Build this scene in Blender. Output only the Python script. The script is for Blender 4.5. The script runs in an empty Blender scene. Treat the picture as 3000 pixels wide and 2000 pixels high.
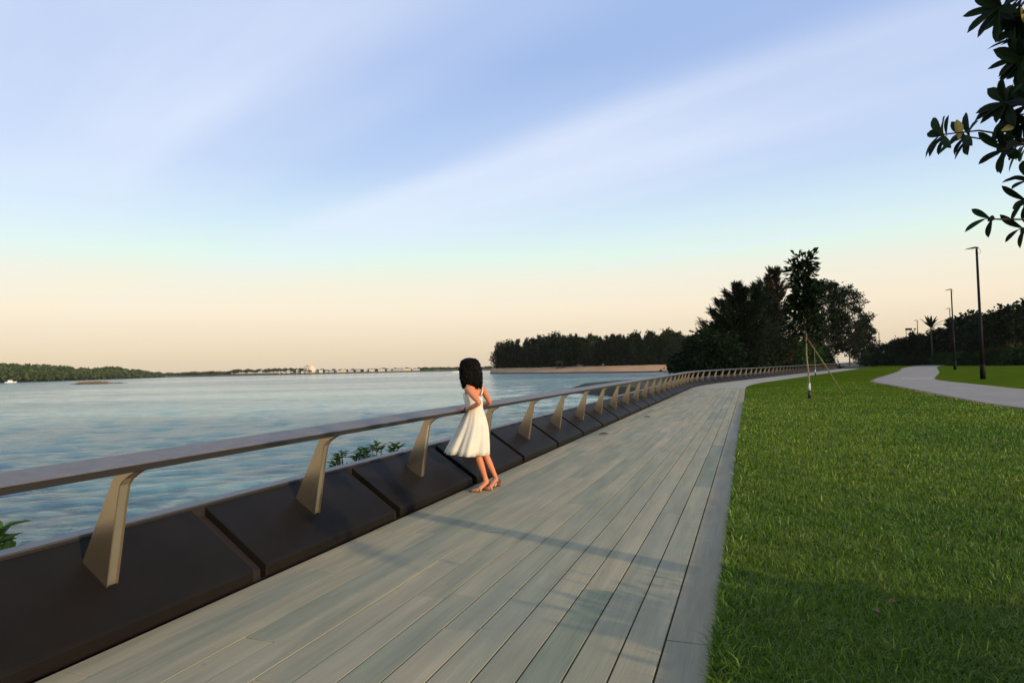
import bpy, bmesh, math, random
import numpy as np
from mathutils import Vector, Matrix

R = math.radians
SC = bpy.context.scene
COL = SC.collection

# ------------------------------------------------------------------ camera
CAM_H = 1.48
FPX = 1529 * 3000 / 2352            # focal length in photo pixels (3000 wide)
PITCH = math.atan(60.3 / 1529)
ROLL = math.atan(.022)
f0 = np.array([0, math.cos(PITCH), math.sin(PITCH)])
r0 = np.array([1., 0, 0])
u0 = np.cross(r0, f0)
RX = math.cos(ROLL) * r0 - math.sin(ROLL) * u0
UX = math.sin(ROLL) * r0 + math.cos(ROLL) * u0
CP = np.array([0, 0, CAM_H])
cd = bpy.data.cameras.new('camera')
cam = bpy.data.objects.new('camera', cd)
COL.objects.link(cam)
cam.matrix_world = Matrix(((RX[0], UX[0], -f0[0], 0), (RX[1], UX[1], -f0[1], 0), (RX[2], UX[2], -f0[2], CAM_H), (0, 0, 0, 1)))
cd.sensor_width = 36
cd.lens = 36 * FPX / 3000
cd.clip_start = .05
cd.clip_end = 20000
SC.camera = cam

# ------------------------------------------------------------------ world, sun, exposure
SUN_AZ, SUN_EL = R(132), R(12.5)
world = bpy.data.worlds.new('World')
SC.world = world
world.use_nodes = True


def make_world():
    nt = world.node_tree
    nt.nodes.clear()
    N = nt.nodes.new
    L = nt.links.new
    out = N('ShaderNodeOutputWorld')
    bg = N('ShaderNodeBackground')
    bg.inputs['Strength'].default_value = 1.0
    L(bg.outputs[0], out.inputs[0])
    tc = N('ShaderNodeTexCoord')
    sep = N('ShaderNodeSeparateXYZ')
    L(tc.outputs['Generated'], sep.inputs[0])

    def mth(op, a, b=None, c=None):
        n = N('ShaderNodeMath')
        n.operation = op
        for i, v in enumerate((a, b, c)):
            if v is None:
                continue
            if isinstance(v, (int, float)):
                n.inputs[i].default_value = v
            else:
                L(v, n.inputs[i])
        return n.outputs[0]

    def ramp(fac, stops, interp='EASE'):
        n = N('ShaderNodeValToRGB')
        n.color_ramp.interpolation = interp
        e = n.color_ramp.elements
        while len(e) < len(stops):
            e.new(.5)
        for k, (p, c) in enumerate(stops):
            e[k].position = p
            e[k].color = c if len(c) == 4 else (*c, 1)
        L(fac, n.inputs[0])
        return n.outputs[0]

    def s2l(r, g, b):
        return tuple(((v / 255) / 12.92 if v / 255 < .04045 else ((v / 255 + .055) / 1.055) ** 2.4) for v in (r, g, b))
    # physical sky for the sun-dependent part
    sky = N('ShaderNodeTexSky')
    sky.sky_type = 'NISHITA'
    sky.sun_disc = False
    sky.sun_elevation = SUN_EL
    sky.sun_rotation = SUN_AZ
    # elevation gradient (same all round the horizon)
    zz = sep.outputs['Z']
    g = ramp(zz, [(0, s2l(216, 198, 172)), (.03, s2l(228, 209, 181)), (.085, s2l(246, 230, 205)), (.13, s2l(240, 236, 216)),
                  (.165, s2l(223, 243, 231)), (.21, s2l(208, 231, 243)), (.29, s2l(182, 205, 240)), (.42, s2l(158, 184, 231)),
                  (.62, s2l(164, 188, 230)), (1, s2l(176, 196, 230))], 'LINEAR')
    # cirrus streaks on a high plane, running along azimuth -45
    den = mth('ADD', mth('MAXIMUM', zz, 0), .02)
    px = mth('DIVIDE', sep.outputs['X'], den)
    py = mth('DIVIDE', sep.outputs['Y'], den)
    q = mth('ADD', mth('MULTIPLY', px, .707), mth('MULTIPLY', py, .707))
    al = mth('SUBTRACT', mth('MULTIPLY', py, .707), mth('MULTIPLY', px, .707))
    cmb = N('ShaderNodeCombineXYZ')
    L(mth('MULTIPLY', q, 1.0), cmb.inputs[0])
    L(mth('MULTIPLY', al, .22), cmb.inputs[1])
    nz = N('ShaderNodeTexNoise')
    nz.inputs['Scale'].default_value = 1.1
    nz.inputs['Detail'].default_value = 4
    nz.inputs['Roughness'].default_value = .45
    L(cmb.outputs[0], nz.inputs['Vector'])
    qd = mth('ADD', q, mth('MULTIPLY', mth('SUBTRACT', nz.outputs['Fac'], .5), .34))
    band = ramp(mth('DIVIDE', qd, 8), [(0, (.5,) * 3), (.11, (.62,) * 3), (.16, (.22,) * 3), (.20, (.03,) * 3), (.226, (.10,) * 3), (.262, (.72,) * 3), (.315, (.70,) * 3), (.37, (.40,) * 3),
                                       (.41, (.08,) * 3), (.55, (.10,) * 3), (.585, (.08,) * 3), (.602, (.7,) * 3), (.62, (.08,) * 3), (.8, (.3,) * 3), (1, (.15,) * 3)])
    nz2 = N('ShaderNodeTexNoise')
    nz2.inputs['Scale'].default_value = 2.6
    nz2.inputs['Detail'].default_value = 5
    L(cmb.outputs[0], nz2.inputs['Vector'])
    fac = mth('MULTIPLY', band, mth('ADD', .40, mth('MULTIPLY', nz2.outputs['Fac'], 1.1)))
    # the streak thins out along its length
    fac = mth('MULTIPLY', fac, ramp(mth('MULTIPLY', al, .25), [(0, (.5,) * 3), (.16, (.62,) * 3), (.5, (1,) * 3), (.9, (.9,) * 3), (1, (.6,) * 3)]))
    fac = mth('MULTIPLY', fac, ramp(zz, [(0, (0,) * 3), (.10, (.12,) * 3), (.22, (1,) * 3)]))
    mx = N('ShaderNodeMix')
    mx.data_type = 'RGBA'
    L(fac, mx.inputs['Factor'])
    L(g, mx.inputs['A'])
    mx.inputs['B'].default_value = (*s2l(226, 234, 252), 1)
    # add a little of the physical sky
    sc = N('ShaderNodeMix')
    sc.data_type = 'RGBA'
    sc.blend_type = 'ADD'
    sc.inputs['Factor'].default_value = .012
    L(mx.outputs['Result'], sc.inputs['A'])
    L(sky.outputs[0], sc.inputs['B'])
    L(sc.outputs['Result'], bg.inputs['Color'])


make_world()
sd = bpy.data.lights.new('sun', 'SUN')
sd.energy = 4.6
sd.angle = R(.6)
sd.color = (1, .74, .46)
sun = bpy.data.objects.new('sun', sd)
COL.objects.link(sun)
sv = Vector((math.sin(SUN_AZ) * math.cos(SUN_EL), math.cos(SUN_AZ) * math.cos(SUN_EL), math.sin(SUN_EL)))
sun.rotation_euler = sv.to_track_quat('Z', 'Y').to_euler()
vs = SC.view_settings
vs.view_transform = 'Standard'
vs.look = 'None'
vs.exposure = 0
vs.gamma = 1
vs.use_curve_mapping = False


# ------------------------------------------------------------------ photo pixel -> place
def ray(x, y):
    return f0 * FPX + RX * (x - 1500) + UX * (1000 - y)


def at_z(x, y, z=0.):                 # where the pixel's ray meets the level z
    d = ray(x, y)
    return CP + d * ((z - CAM_H) / d[2])


def at_d(x, y, depth):                # at a known distance ahead
    d = ray(x, y)
    return CP + d * (depth / d[1])


# deck frame: s along the deck, t across it (0 = edge at the railing, + towards the lawn)
AZ = R(19.5)
DO = np.array([-.587, 8.338])
BEND0, BEND1, BEND_A = 33., 46., R(12.5)


def heading(s):
    k = min(max((s - BEND0) / (BEND1 - BEND0), 0), 1)
    return AZ + BEND_A * k


_ss = np.arange(-80, 1200, .25)
_hh = AZ + BEND_A * np.clip((_ss - BEND0) / (BEND1 - BEND0), 0, 1)
_xx = np.cumsum(np.sin(_hh)) * .25
_yy = np.cumsum(np.cos(_hh)) * .25
_i0 = int(80 / .25)
_xx += DO[0] - _xx[_i0]
_yy += DO[1] - _yy[_i0]


def Wd(s, t, z=0.):
    x = np.interp(s, _ss, _xx)
    y = np.interp(s, _ss, _yy)
    h = heading(s)
    return (x + math.cos(h) * t, y - math.sin(h) * t, z)


# ------------------------------------------------------------------ mesh helpers
class MB:
    def __init__(self):
        self.v = []
        self.f = []

    def add(self, vs_, fs_):
        o = len(self.v)
        self.v += [tuple(map(float, p)) for p in vs_]
        self.f += [tuple(i + o for i in q) for q in fs_]
        return self

    def box(self, x0, x1, y0, y1, z0, z1):
        return self.add([(x0, y0, z0), (x1, y0, z0), (x1, y1, z0), (x0, y1, z0), (x0, y0, z1), (x1, y0, z1), (x1, y1, z1), (x0, y1, z1)],
                        [(0, 3, 2, 1), (4, 5, 6, 7), (0, 1, 5, 4), (1, 2, 6, 5), (2, 3, 7, 6), (3, 0, 4, 7)])

    def prism(self, poly, a, b, axes='yz'):
        """poly of 2-D points swept from a to b along the remaining axis"""
        n = len(poly)
        def P(u, w, k):
            return {'yz': (k, u, w), 'xz': (u, k, w), 'xy': (u, w, k)}[axes]
        vs_ = [P(u, w, a) for u, w in poly] + [P(u, w, b) for u, w in poly]
        fs_ = [tuple(range(n))[::-1], tuple(range(n, 2 * n))] + [(i, (i + 1) % n, n + (i + 1) % n, n + i) for i in range(n)]
        return self.add(vs_, fs_)

    def tube(self, pts, rad, n=6, cap=True):
        pts = [np.array(p, float) for p in pts]
        m = len(pts)
        vs_ = []
        ref = np.array([.31, .17, .93])
        for i, p in enumerate(pts):
            d = pts[min(i + 1, m - 1)] - pts[max(i - 1, 0)]
            d = d / (np.linalg.norm(d) + 1e-9)
            rr = ref if abs(d @ ref) < .9 else np.array([1., 0, 0])
            a = np.cross(d, rr)
            a /= np.linalg.norm(a)
            b = np.cross(d, a)
            for k in range(n):
                w = 2 * math.pi * k / n
                vs_.append(p + (a * math.cos(w) + b * math.sin(w)) * rad[i])
        fs_ = []
        for i in range(m - 1):
            for k in range(n):
                fs_.append((i * n + k, i * n + (k + 1) % n, (i + 1) * n + (k + 1) % n, (i + 1) * n + k))
        if cap:
            fs_.append(tuple(range(n))[::-1])
            fs_.append(tuple((m - 1) * n + k for k in range(n)))
        return self.add(vs_, fs_)

    def mesh(self, name, mat, smooth=False):
        me = bpy.data.meshes.new(name)
        me.from_pydata(self.v, [], self.f)
        bm = bmesh.new()
        bm.from_mesh(me)
        bmesh.ops.recalc_face_normals(bm, faces=bm.faces[:])
        bm.to_mesh(me)
        bm.free()
        if mat:
            me.materials.append(mat)
        if smooth:
            me.polygons.foreach_set('use_smooth', [True] * len(me.polygons))
        return me

    def build(self, name, mat, parent=None, smooth=False):
        return link(name, self.mesh(name, mat, smooth), parent)


def link(name, me, parent=None, loc=None):
    o = bpy.data.objects.new(name, me)
    COL.objects.link(o)
    if parent is not None:
        o.parent = parent
    if loc is not None:
        o.location = [float(c) for c in loc]
    return o


def nmesh(name, verts, faces, mat, smooth=False):
    """fast mesh from numpy arrays; faces is (n,k) or a list of such arrays"""
    me = bpy.data.meshes.new(name)
    fl = faces if isinstance(faces, list) else [faces]
    verts = np.asarray(verts, np.float32)
    me.vertices.add(len(verts))
    me.vertices.foreach_set('co', verts.ravel())
    nl = sum(a.size for a in fl)
    npoly = sum(len(a) for a in fl)
    me.loops.add(nl)
    me.loops.foreach_set('vertex_index', np.concatenate([a.ravel() for a in fl]).astype(np.int32))
    me.polygons.add(npoly)
    tot = np.concatenate([np.full(len(a), a.shape[1]) for a in fl]).astype(np.int32)
    st = np.concatenate([[0], np.cumsum(tot)[:-1]]).astype(np.int32)
    me.polygons.foreach_set('loop_start', st)
    me.update(calc_edges=True)
    if smooth:
        me.polygons.foreach_set('use_smooth', [True] * npoly)
    me.materials.append(mat)
    return me


def empty(name, loc=(0, 0, 0), rz=0.):
    o = bpy.data.objects.new(name, None)
    o.empty_display_size = .2
    COL.objects.link(o)
    o.location = [float(c) for c in loc]
    o.rotation_euler = (0, 0, rz)
    return o


def tag(o, label=None, cat=None, group=None, kind=None):
    if label:
        o['label'] = label
    if cat:
        o['category'] = cat
    if group:
        o['group'] = group
    if kind:
        o['kind'] = kind
    return o


def copy_tree(o, parent=None):
    c = o.copy()
    COL.objects.link(c)
    c.parent = parent
    for ch in o.children:
        copy_tree(ch, c)
    return c


# ------------------------------------------------------------------ materials
def mat(name, col, rough=.6, metal=0., spec=.5):
    m = bpy.data.materials.new(name)
    m.use_nodes = True
    b = m.node_tree.nodes['Principled BSDF']
    b.inputs['Base Color'].default_value = (*col, 1)
    b.inputs['Roughness'].default_value = rough
    b.inputs['Metallic'].default_value = metal
    b.inputs['Specular IOR Level'].default_value = spec
    return m


class NT:
    """small node-tree writer"""
    def __init__(self, m):
        self.m = m
        self.t = m.node_tree
        self.b = self.t.nodes['Principled BSDF']

    def n(self, typ, **kw):
        x = self.t.nodes.new(typ)
        for k, v in kw.items():
            setattr(x, k, v)
        return x

    def l(self, a, b):
        self.t.links.new(a, b)

    def coords(self, kind='Object', scale=(1, 1, 1), rot=(0, 0, 0)):
        mp = self.n('ShaderNodeMapping')
        mp.inputs['Scale'].default_value = scale
        mp.inputs['Rotation'].default_value = rot
        if kind == 'World':
            g = self.n('ShaderNodeNewGeometry')
            self.l(g.outputs['Position'], mp.inputs[0])
        else:
            tc = self.n('ShaderNodeTexCoord')
            self.l(tc.outputs[kind], mp.inputs[0])
        return mp.outputs[0]

    def noise(self, vec, scale, detail=4, rough=.55, dist=0.):
        x = self.n('ShaderNodeTexNoise')
        x.inputs['Scale'].default_value = scale
        x.inputs['Detail'].default_value = detail
        x.inputs['Roughness'].default_value = rough
        x.inputs['Distortion'].default_value = dist
        self.l(vec, x.inputs['Vector'])
        return x.outputs['Fac']

    def ramp(self, fac, stops):
        x = self.n('ShaderNodeValToRGB')
        e = x.color_ramp.elements
        while len(e) < len(stops):
            e.new(.5)
        for k, (p, c) in enumerate(stops):
            e[k].position = p
            e[k].color = (*c, 1) if isinstance(c, tuple) else (c, c, c, 1)
        self.l(fac, x.inputs[0])
        return x.outputs[0]

    def mix(self, fac, a, b, blend='MIX'):
        x = self.n('ShaderNodeMix', data_type='RGBA', blend_type=blend)
        for s, v in (('Factor', fac), ('A', a), ('B', b)):
            if isinstance(v, (int, float)):
                x.inputs[s].default_value = v
            elif isinstance(v, tuple):
                x.inputs[s].default_value = (*v, 1)
            else:
                self.l(v, x.inputs[s])
        return x.outputs['Result']

    def math(self, op, a, b=0.):
        x = self.n('ShaderNodeMath', operation=op)
        for i, v in enumerate((a, b)):
            if isinstance(v, (int, float)):
                x.inputs[i].default_value = v
            else:
                self.l(v, x.inputs[i])
        return x.outputs[0]

    def bump(self, h, strength=.3, dist=.01):
        x = self.n('ShaderNodeBump')
        x.inputs['Strength'].default_value = strength
        x.inputs['Distance'].default_value = dist
        self.l(h, x.inputs['Height'])
        self.l(x.outputs[0], self.b.inputs['Normal'])
        return x

    def color(self, c):
        self.l(c, self.b.inputs['Base Color'])

    def rough(self, c):
        self.l(c, self.b.inputs['Roughness'])


def m_wood(name='deck_timber', tones=None):
    m = mat(name, (.2, .2, .17), .75, 0, .2)
    w = NT(m)
    v = w.coords('World', rot=(0, 0, 0))
    rot = w.n('ShaderNodeMapping')
    rot.vector_type = 'POINT'
    rot.inputs['Rotation'].default_value = (0, 0, AZ)
    w.l(v, rot.inputs[0])

    def stretched(sc):
        k = w.n('ShaderNodeMapping')
        k.inputs['Scale'].default_value = sc
        w.l(rot.outputs[0], k.inputs[0])
        return k.outputs[0]
    oi = w.n('ShaderNodeObjectInfo')
    plank = w.ramp(oi.outputs['Random'], tones or [(0, (.240, .252, .176)), (.25, (.345, .310, .208)), (.5, (.285, .280, .194)), (.75, (.37, .322, .212)), (1, (.205, .232, .162))])
    streak = w.noise(stretched((9, .8, 1)), 1.0, 5, .55)
    grain = w.noise(stretched((110, 2.5, 1)), 1.0, 4, .6)
    blot = w.noise(stretched((1.6, .45, 1)), 1.0, 4, .5)
    c = w.mix(w.ramp(streak, [(.32, 0.), (.68, 1.)]), (.74, .76, .74), (1.10, 1.06, 1.0))
    c = w.mix(1., plank, c, 'MULTIPLY')
    c = w.mix(w.ramp(grain, [(.35, .16), (.62, 0.)]), c, (.07, .07, .055))
    c = w.mix(w.ramp(blot, [(.50, 0.), (.75, .55)]), c, (.17, .195, .145))
    spots = w.noise(stretched((5, 5, 1)), 1.0, 5, .7)
    c = w.mix(w.ramp(spots, [(.66, 0.), (.78, .4)]), c, (.05, .05, .04))
    w.color(c)
    w.rough(w.ramp(blot, [(.3, .82), (.7, .6)]))
    w.bump(grain, .25, .003)
    return m


def m_leaf(name, dark, light, trans=.25, extra=None):
    m = mat(name, dark, .6, 0, .1)
    w = NT(m)
    g = w.n('ShaderNodeNewGeometry')
    oi = w.n('ShaderNodeObjectInfo')
    stops = [(0, dark), (.75, light)]
    if extra:
        stops += [(.96, light), (1, extra)]
    else:
        stops += [(1, tuple(c * 1.25 for c in light))]
    c = w.ramp(g.outputs['Random Per Island'], stops)
    c = w.mix(w.math('MULTIPLY', oi.outputs['Random'], .35), c, tuple(a * .7 for a in dark))
    w.color(c)
    tr = w.n('ShaderNodeBsdfTranslucent')
    w.l(c, tr.inputs['Color'])
    ms = w.n('ShaderNodeMixShader')
    ms.inputs[0].default_value = trans
    w.l(w.b.outputs[0], ms.inputs[1])
    w.l(tr.outputs[0], ms.inputs[2])
    o = w.t.nodes['Material Output']
    w.l(ms.outputs[0], o.inputs['Surface'])
    return m


def lawn_colour(w):
    v = w.coords('World')
    big = w.noise(v, .28, 5, .6)
    med = w.noise(v, 1.4, 6, .65)
    fin = w.noise(v, 28, 5, .7)
    c = w.mix(w.ramp(big, [(.35, 0.), (.68, 1.)]), (.044, .096, .007), (.086, .136, .011))
    c = w.mix(w.ramp(med, [(.50, 0.), (.76, .7)]), c, (.095, .112, .020))
    return c, fin


def m_lawn():
    m = mat('lawn_turf', (.04, .09, .012), 1., 0, 0.)
    w = NT(m)
    c, fin = lawn_colour(w)
    c = w.mix(w.ramp(fin, [(.35, .35), (.62, 0.)]), c, (.014, .028, .004))
    c = w.mix(1., c, (.98, .92, .8), 'MULTIPLY')
    w.color(c)
    w.bump(fin, .6, .03)
    return m


def m_blade():
    m = mat('grass_blade', (.05, .12, .015), .45, 0, .35)
    w = NT(m)
    c, fin = lawn_colour(w)
    g = w.n('ShaderNodeNewGeometry')
    c = w.mix(1., c, w.ramp(g.outputs['Random Per Island'], [(0, (.5, .6, .45)), (.55, (1.5, 1.55, 1.2)), (.92, (2.3, 2.2, 1.5)), (1, (4.2, 3.4, 3.0))]), 'MULTIPLY')
    w.color(c)
    tr = w.n('ShaderNodeBsdfTranslucent')
    w.l(c, tr.inputs['Color'])
    ms = w.n('ShaderNodeMixShader')
    ms.inputs[0].default_value = .3
    w.l(w.b.outputs[0], ms.inputs[1])
    w.l(tr.outputs[0], ms.inputs[2])
    w.l(ms.outputs[0], w.t.nodes['Material Output'].inputs['Surface'])
    return m


def m_water():
    m = mat('sea_water', (.055, .115, .125), .12, 0, .5)
    w = NT(m)
    w.b.inputs['IOR'].default_value = 1.33
    v = w.coords('World', (.55, 1, 1), (0, 0, R(18)))
    a = w.noise(v, 2.1, 8, .66, .4)
    b = w.noise(w.coords('World', (.5, 1.3, 1), (0, 0, R(-10))), 4.5, 5, .65)
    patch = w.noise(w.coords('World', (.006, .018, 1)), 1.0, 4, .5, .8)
    h = w.math('ADD', a, w.math('MULTIPLY', b, .3))
    bp = w.bump(h, .8, .42)
    # wind patches: calm streaks mirror the low sky, ruffled ones the blue above
    w.l(w.ramp(patch, [(.40, .32), (.56, 1.)]), bp.inputs['Strength'])
    w.rough(w.ramp(patch, [(.4, .08), (.6, .13)]))
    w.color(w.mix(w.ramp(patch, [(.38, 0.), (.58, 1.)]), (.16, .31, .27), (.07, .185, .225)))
    return m


def m_metal(name, col, rough=.35, streak=.1):
    m = mat(name, col, rough, .88)
    w = NT(m)
    n = w.noise(w.coords('Object', (1, 1, 1)), 4, 2, .5)
    w.rough(w.ramp(n, [(.3, rough - streak * .35), (.7, rough + streak * .35)]))
    return m


def m_noisy(name, a, b, scale=2., rough=.7, bump=0., dist=.02, spec=.4, kind='World'):
    m = mat(name, a, rough, 0, spec)
    w = NT(m)
    n = w.noise(w.coords(kind), scale, 6, .62)
    w.color(w.mix(w.ramp(n, [(.32, 0.), (.68, 1.)]), a, b))
    if bump:
        w.bump(n, bump, dist)
    return m


M = {}
M['wood'] = m_wood()
M['strip'] = m_wood('deck_edge_strip', [(0, (.25, .228, .160)), (.5, (.285, .255, .178)), (1, (.26, .245, .172))])
M['lawn'] = m_lawn()
M['blade'] = m_blade()
M['water'] = m_water()
M['panel'] = m_noisy('panel_dark_cladding', (.0065, .0058, .0048), (.0115, .0098, .008), 1.3, .5, .05, .004, .09)
M['recess'] = mat('panel_recess', (.008, .005, .004), .7)
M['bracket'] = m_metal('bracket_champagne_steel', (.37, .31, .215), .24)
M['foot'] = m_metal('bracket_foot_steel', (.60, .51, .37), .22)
M['rail'] = m_noisy('rail_grey_timber', (.085, .075, .07), (.125, .112, .102), 9., .5, .08, .003, .45)
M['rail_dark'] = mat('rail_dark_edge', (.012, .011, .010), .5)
M['trim'] = m_metal('trim_steel', (.15, .15, .15), .45)
M['concrete'] = m_noisy('path_concrete', (.25, .24, .19), (.31, .29, .23), .9, .85, .15, .01, .3)
M['asphalt'] = m_noisy('path_grey_paving', (.19, .175, .15), (.25, .23, .195), .6, .85, .15, .01, .3)
M['kerb'] = m_noisy('path_edge_earth', (.22, .11, .06), (.12, .10, .05), 3., .9)
M['drain'] = mat('drain_steel', (.5, .5, .5), .5)
M['soil'] = m_noisy('bank_soil', (.035, .030, .018), (.02, .035, .012), .8, .95, .3, .1)
M['sand'] = m_noisy('beach_sand', (.46, .27, .135), (.30, .19, .10), .12, .95, .1, .1)
M['wet'] = m_noisy('beach_wet_edge', (.02, .018, .016), (.035, .03, .025), .3, .8)
M['bark'] = m_noisy('bark_dark', (.045, .036, .026), (.085, .07, .05), 6., .9, .5, .03)
M['bark_pale'] = m_noisy('bark_pale', (.22, .18, .115), (.12, .10, .06), 5., .85, .3, .02)
M['leaf_cas'] = m_leaf('leaf_casuarina', (.003, .008, .0025), (.009, .020, .006), .15)
M['leaf_cas_brown'] = m_leaf('leaf_casuarina_brown', (.009, .009, .004), (.024, .021, .008), .15)
M['leaf_isl'] = m_leaf('leaf_island', (.004, .009, .003), (.010, .021, .006), .12)
M['leaf_isl2'] = m_leaf('leaf_island_pale', (.010, .020, .006), (.025, .042, .012), .12)
M['leaf_dark'] = m_leaf('leaf_dark', (.0025, .0075, .0022), (.008, .021, .0045), .2)
M['leaf_mid'] = m_leaf('leaf_mid', (.007, .026, .004), (.022, .062, .009), .2)
M['leaf_near'] = m_leaf('leaf_near', (.006, .013, .005), (.013, .030, .008), .2)
M['leaf_yellow'] = mat('leaf_yellow', (.40, .29, .05), .6)
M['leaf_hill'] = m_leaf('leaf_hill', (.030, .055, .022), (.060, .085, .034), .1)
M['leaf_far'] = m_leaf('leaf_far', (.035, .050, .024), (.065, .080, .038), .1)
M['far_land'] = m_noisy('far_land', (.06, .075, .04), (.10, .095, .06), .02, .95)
M['rock'] = m_noisy('islet_rock', (.13, .09, .055), (.07, .055, .04), .5, .95, .5, .2)
M['reed'] = m_leaf('dry_reed', (.26, .19, .09), (.40, .30, .15), .2)
M['white'] = mat('white_wall', (.55, .53, .49), .8)
M['cream'] = mat('cream_wall', (.58, .49, .37), .8)
M['tan'] = mat('tan_wall', (.50, .36, .24), .8)
M['greyb'] = mat('grey_wall', (.42, .42, .41), .8)
M['glass'] = mat('dark_window', (.06, .07, .08), .2)
M['roof'] = mat('grey_roof', (.30, .30, .30), .8)
M['black'] = mat('lamp_black_paint', (.005, .005, .005), .55, 0, .1)
M['lens'] = mat('lamp_lens', (.25, .25, .24), .3)
M['skin'] = mat('skin', (.52, .20, .10), .5, 0, .3)
M['skin'].node_tree.nodes['Principled BSDF'].inputs['Subsurface Weight'].default_value = .08
M['dress'] = m_noisy('dress_cotton', (.66, .63, .53), (.56, .545, .48), 5., .9, .15, .01, .2)
M['hair'] = mat('hair_black', (.0025, .002, .002), .6, 0, .1)
M['sandal'] = mat('sandal_brown', (.10, .028, .014), .5)
M['gold'] = mat('sandal_gold', (.62, .46, .24), .4, .6)
M['band'] = mat('bracelet_brown', (.035, .012, .010), .5)
M['stake'] = m_noisy('stake_wood', (.20, .155, .075), (.13, .10, .05), 6., .85)
M['sleeve'] = mat('trunk_sleeve', (.01, .01, .011), .6)
M['wrap'] = mat('trunk_wrap', (.6, .6, .6), .7)
M['dry_leaf'] = mat('dry_leaf', (.16, .05, .02), .8)
M['dark_leaf'] = mat('dark_dry_leaf', (.05, .035, .025), .8)
M['hull'] = mat('boat_white', (.75, .76, .76), .4)

rng = np.random.default_rng(7)


# ------------------------------------------------------------------ setting: water, lawn, bank, paths
WATER_Z = -1.5


def build_water():
    # polar sheet around the camera's spot, fine where the swell can be seen, out to the horizon
    na, nr = 430, 560
    th = np.linspace(R(-75), R(50), na)
    rr = np.geomspace(4., 2600., nr)
    A, Q = np.meshgrid(th, rr)
    X = np.sin(A) * Q
    Y = np.cos(A) * Q
    Z = np.full_like(X, WATER_Z)
    g = np.random.default_rng(3)
    for lam, amp in ((7.5, .018), (4.3, .016), (2.9, .016), (2.0, .015), (1.4, .013), (1.05, .010), (5.6, .014), (2.4, .014), (.8, .008), (.62, .006), (.95, .008)):
        a = R(-20) + g.normal(0, .38)
        k = 2 * math.pi / lam
        fade = np.clip((lam * 60 - Q) / (lam * 45), 0, 1)
        Z += 1.35 * amp * fade * np.sin(k * (X * math.sin(a) + Y * math.cos(a)) + g.uniform(0, 6.28) + 1.2 * np.sin(X * .21 / lam * 3 + Y * .13))
    v = np.stack([X, Y, Z], -1).reshape(-1, 3)
    i = np.arange((nr - 1) * na).reshape(nr - 1, na)[:, :-1].ravel()
    f = np.stack([i, i + 1, i + na + 1, i + na], -1)
    tag(link('sea_water', nmesh('sea_water', v, f[:, ::-1], M['water'], True)), kind='structure')


def strip_sheet(name, ss_, ts_, z, m):
    """sheet over deck coordinates; ts_ is a list, or a function of s giving (t, z) pairs"""
    v = []
    n = None
    for s in ss_:
        row = ts_(s) if callable(ts_) else [(t, z) for t in ts_]
        n = len(row)
        v += [Wd(s, t, q) for t, q in row]
    f = []
    for i in range(len(ss_) - 1):
        for k in range(n - 1):
            a = i * n + k
            f.append((a, a + 1, a + n + 1, a + n))
    mb = MB().add(v, f)
    o = mb.build(name, m)
    return o


DECK_W = 3.12
LAWN_Z = -.012
build_water()
ss_l = list(np.arange(-60, 34, 2.)) + list(np.arange(34, 60, 1.)) + list(np.arange(60, 180, 4.)) + [220, 300, 420, 600, 900]
tag(strip_sheet('lawn', ss_l, [DECK_W + .004, 5, 8, 14, 30, 70, 160, 400, 1200], LAWN_Z, M['lawn']), kind='structure')


def bank_row(s):
    k = min(max((s - 40) / 30, 0), 1)
    k = k * k * (3 - 2 * k)
    wd = 1.5 + 24 * k + (s - 70) * .06 * (s > 70)
    return [(DECK_W - .02, -.16), (-.5, -.17), (-.9, -.18), (-.9 - wd * .45, -.2 - .2 * (1 - k)), (-.9 - wd * .85, -.6), (-1.2 - wd, -1.9), (-2 - wd, -3.)]


tag(strip_sheet('bank_ground', ss_l, bank_row, 0, M['soil']), kind='structure')
PLANK_END = 33.2
# plain paved continuation of the promenade past the boards
tag(strip_sheet('promenade_paving', list(np.arange(PLANK_END, 126, 1.)), [0.0, 1.0, 2., DECK_W], 0.002, M['concrete']), kind='structure')


def smooth_poly(pts, n=8):
    """Catmull-Rom through open polyline"""
    p = [np.array(q, float) for q in pts]
    p = [2 * p[0] - p[1]] + p + [2 * p[-1] - p[-2]]
    out = []
    for i in range(1, len(p) - 2):
        for k in range(n):
            t = k / n
            out.append(.5 * ((2 * p[i]) + (-p[i - 1] + p[i + 1]) * t + (2 * p[i - 1] - 5 * p[i] + 4 * p[i + 1] - p[i + 2]) * t * t + (-p[i - 1] + 3 * p[i] - 3 * p[i + 1] + p[i + 2]) * t ** 3))
    out.append(p[-2])
    return out


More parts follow.
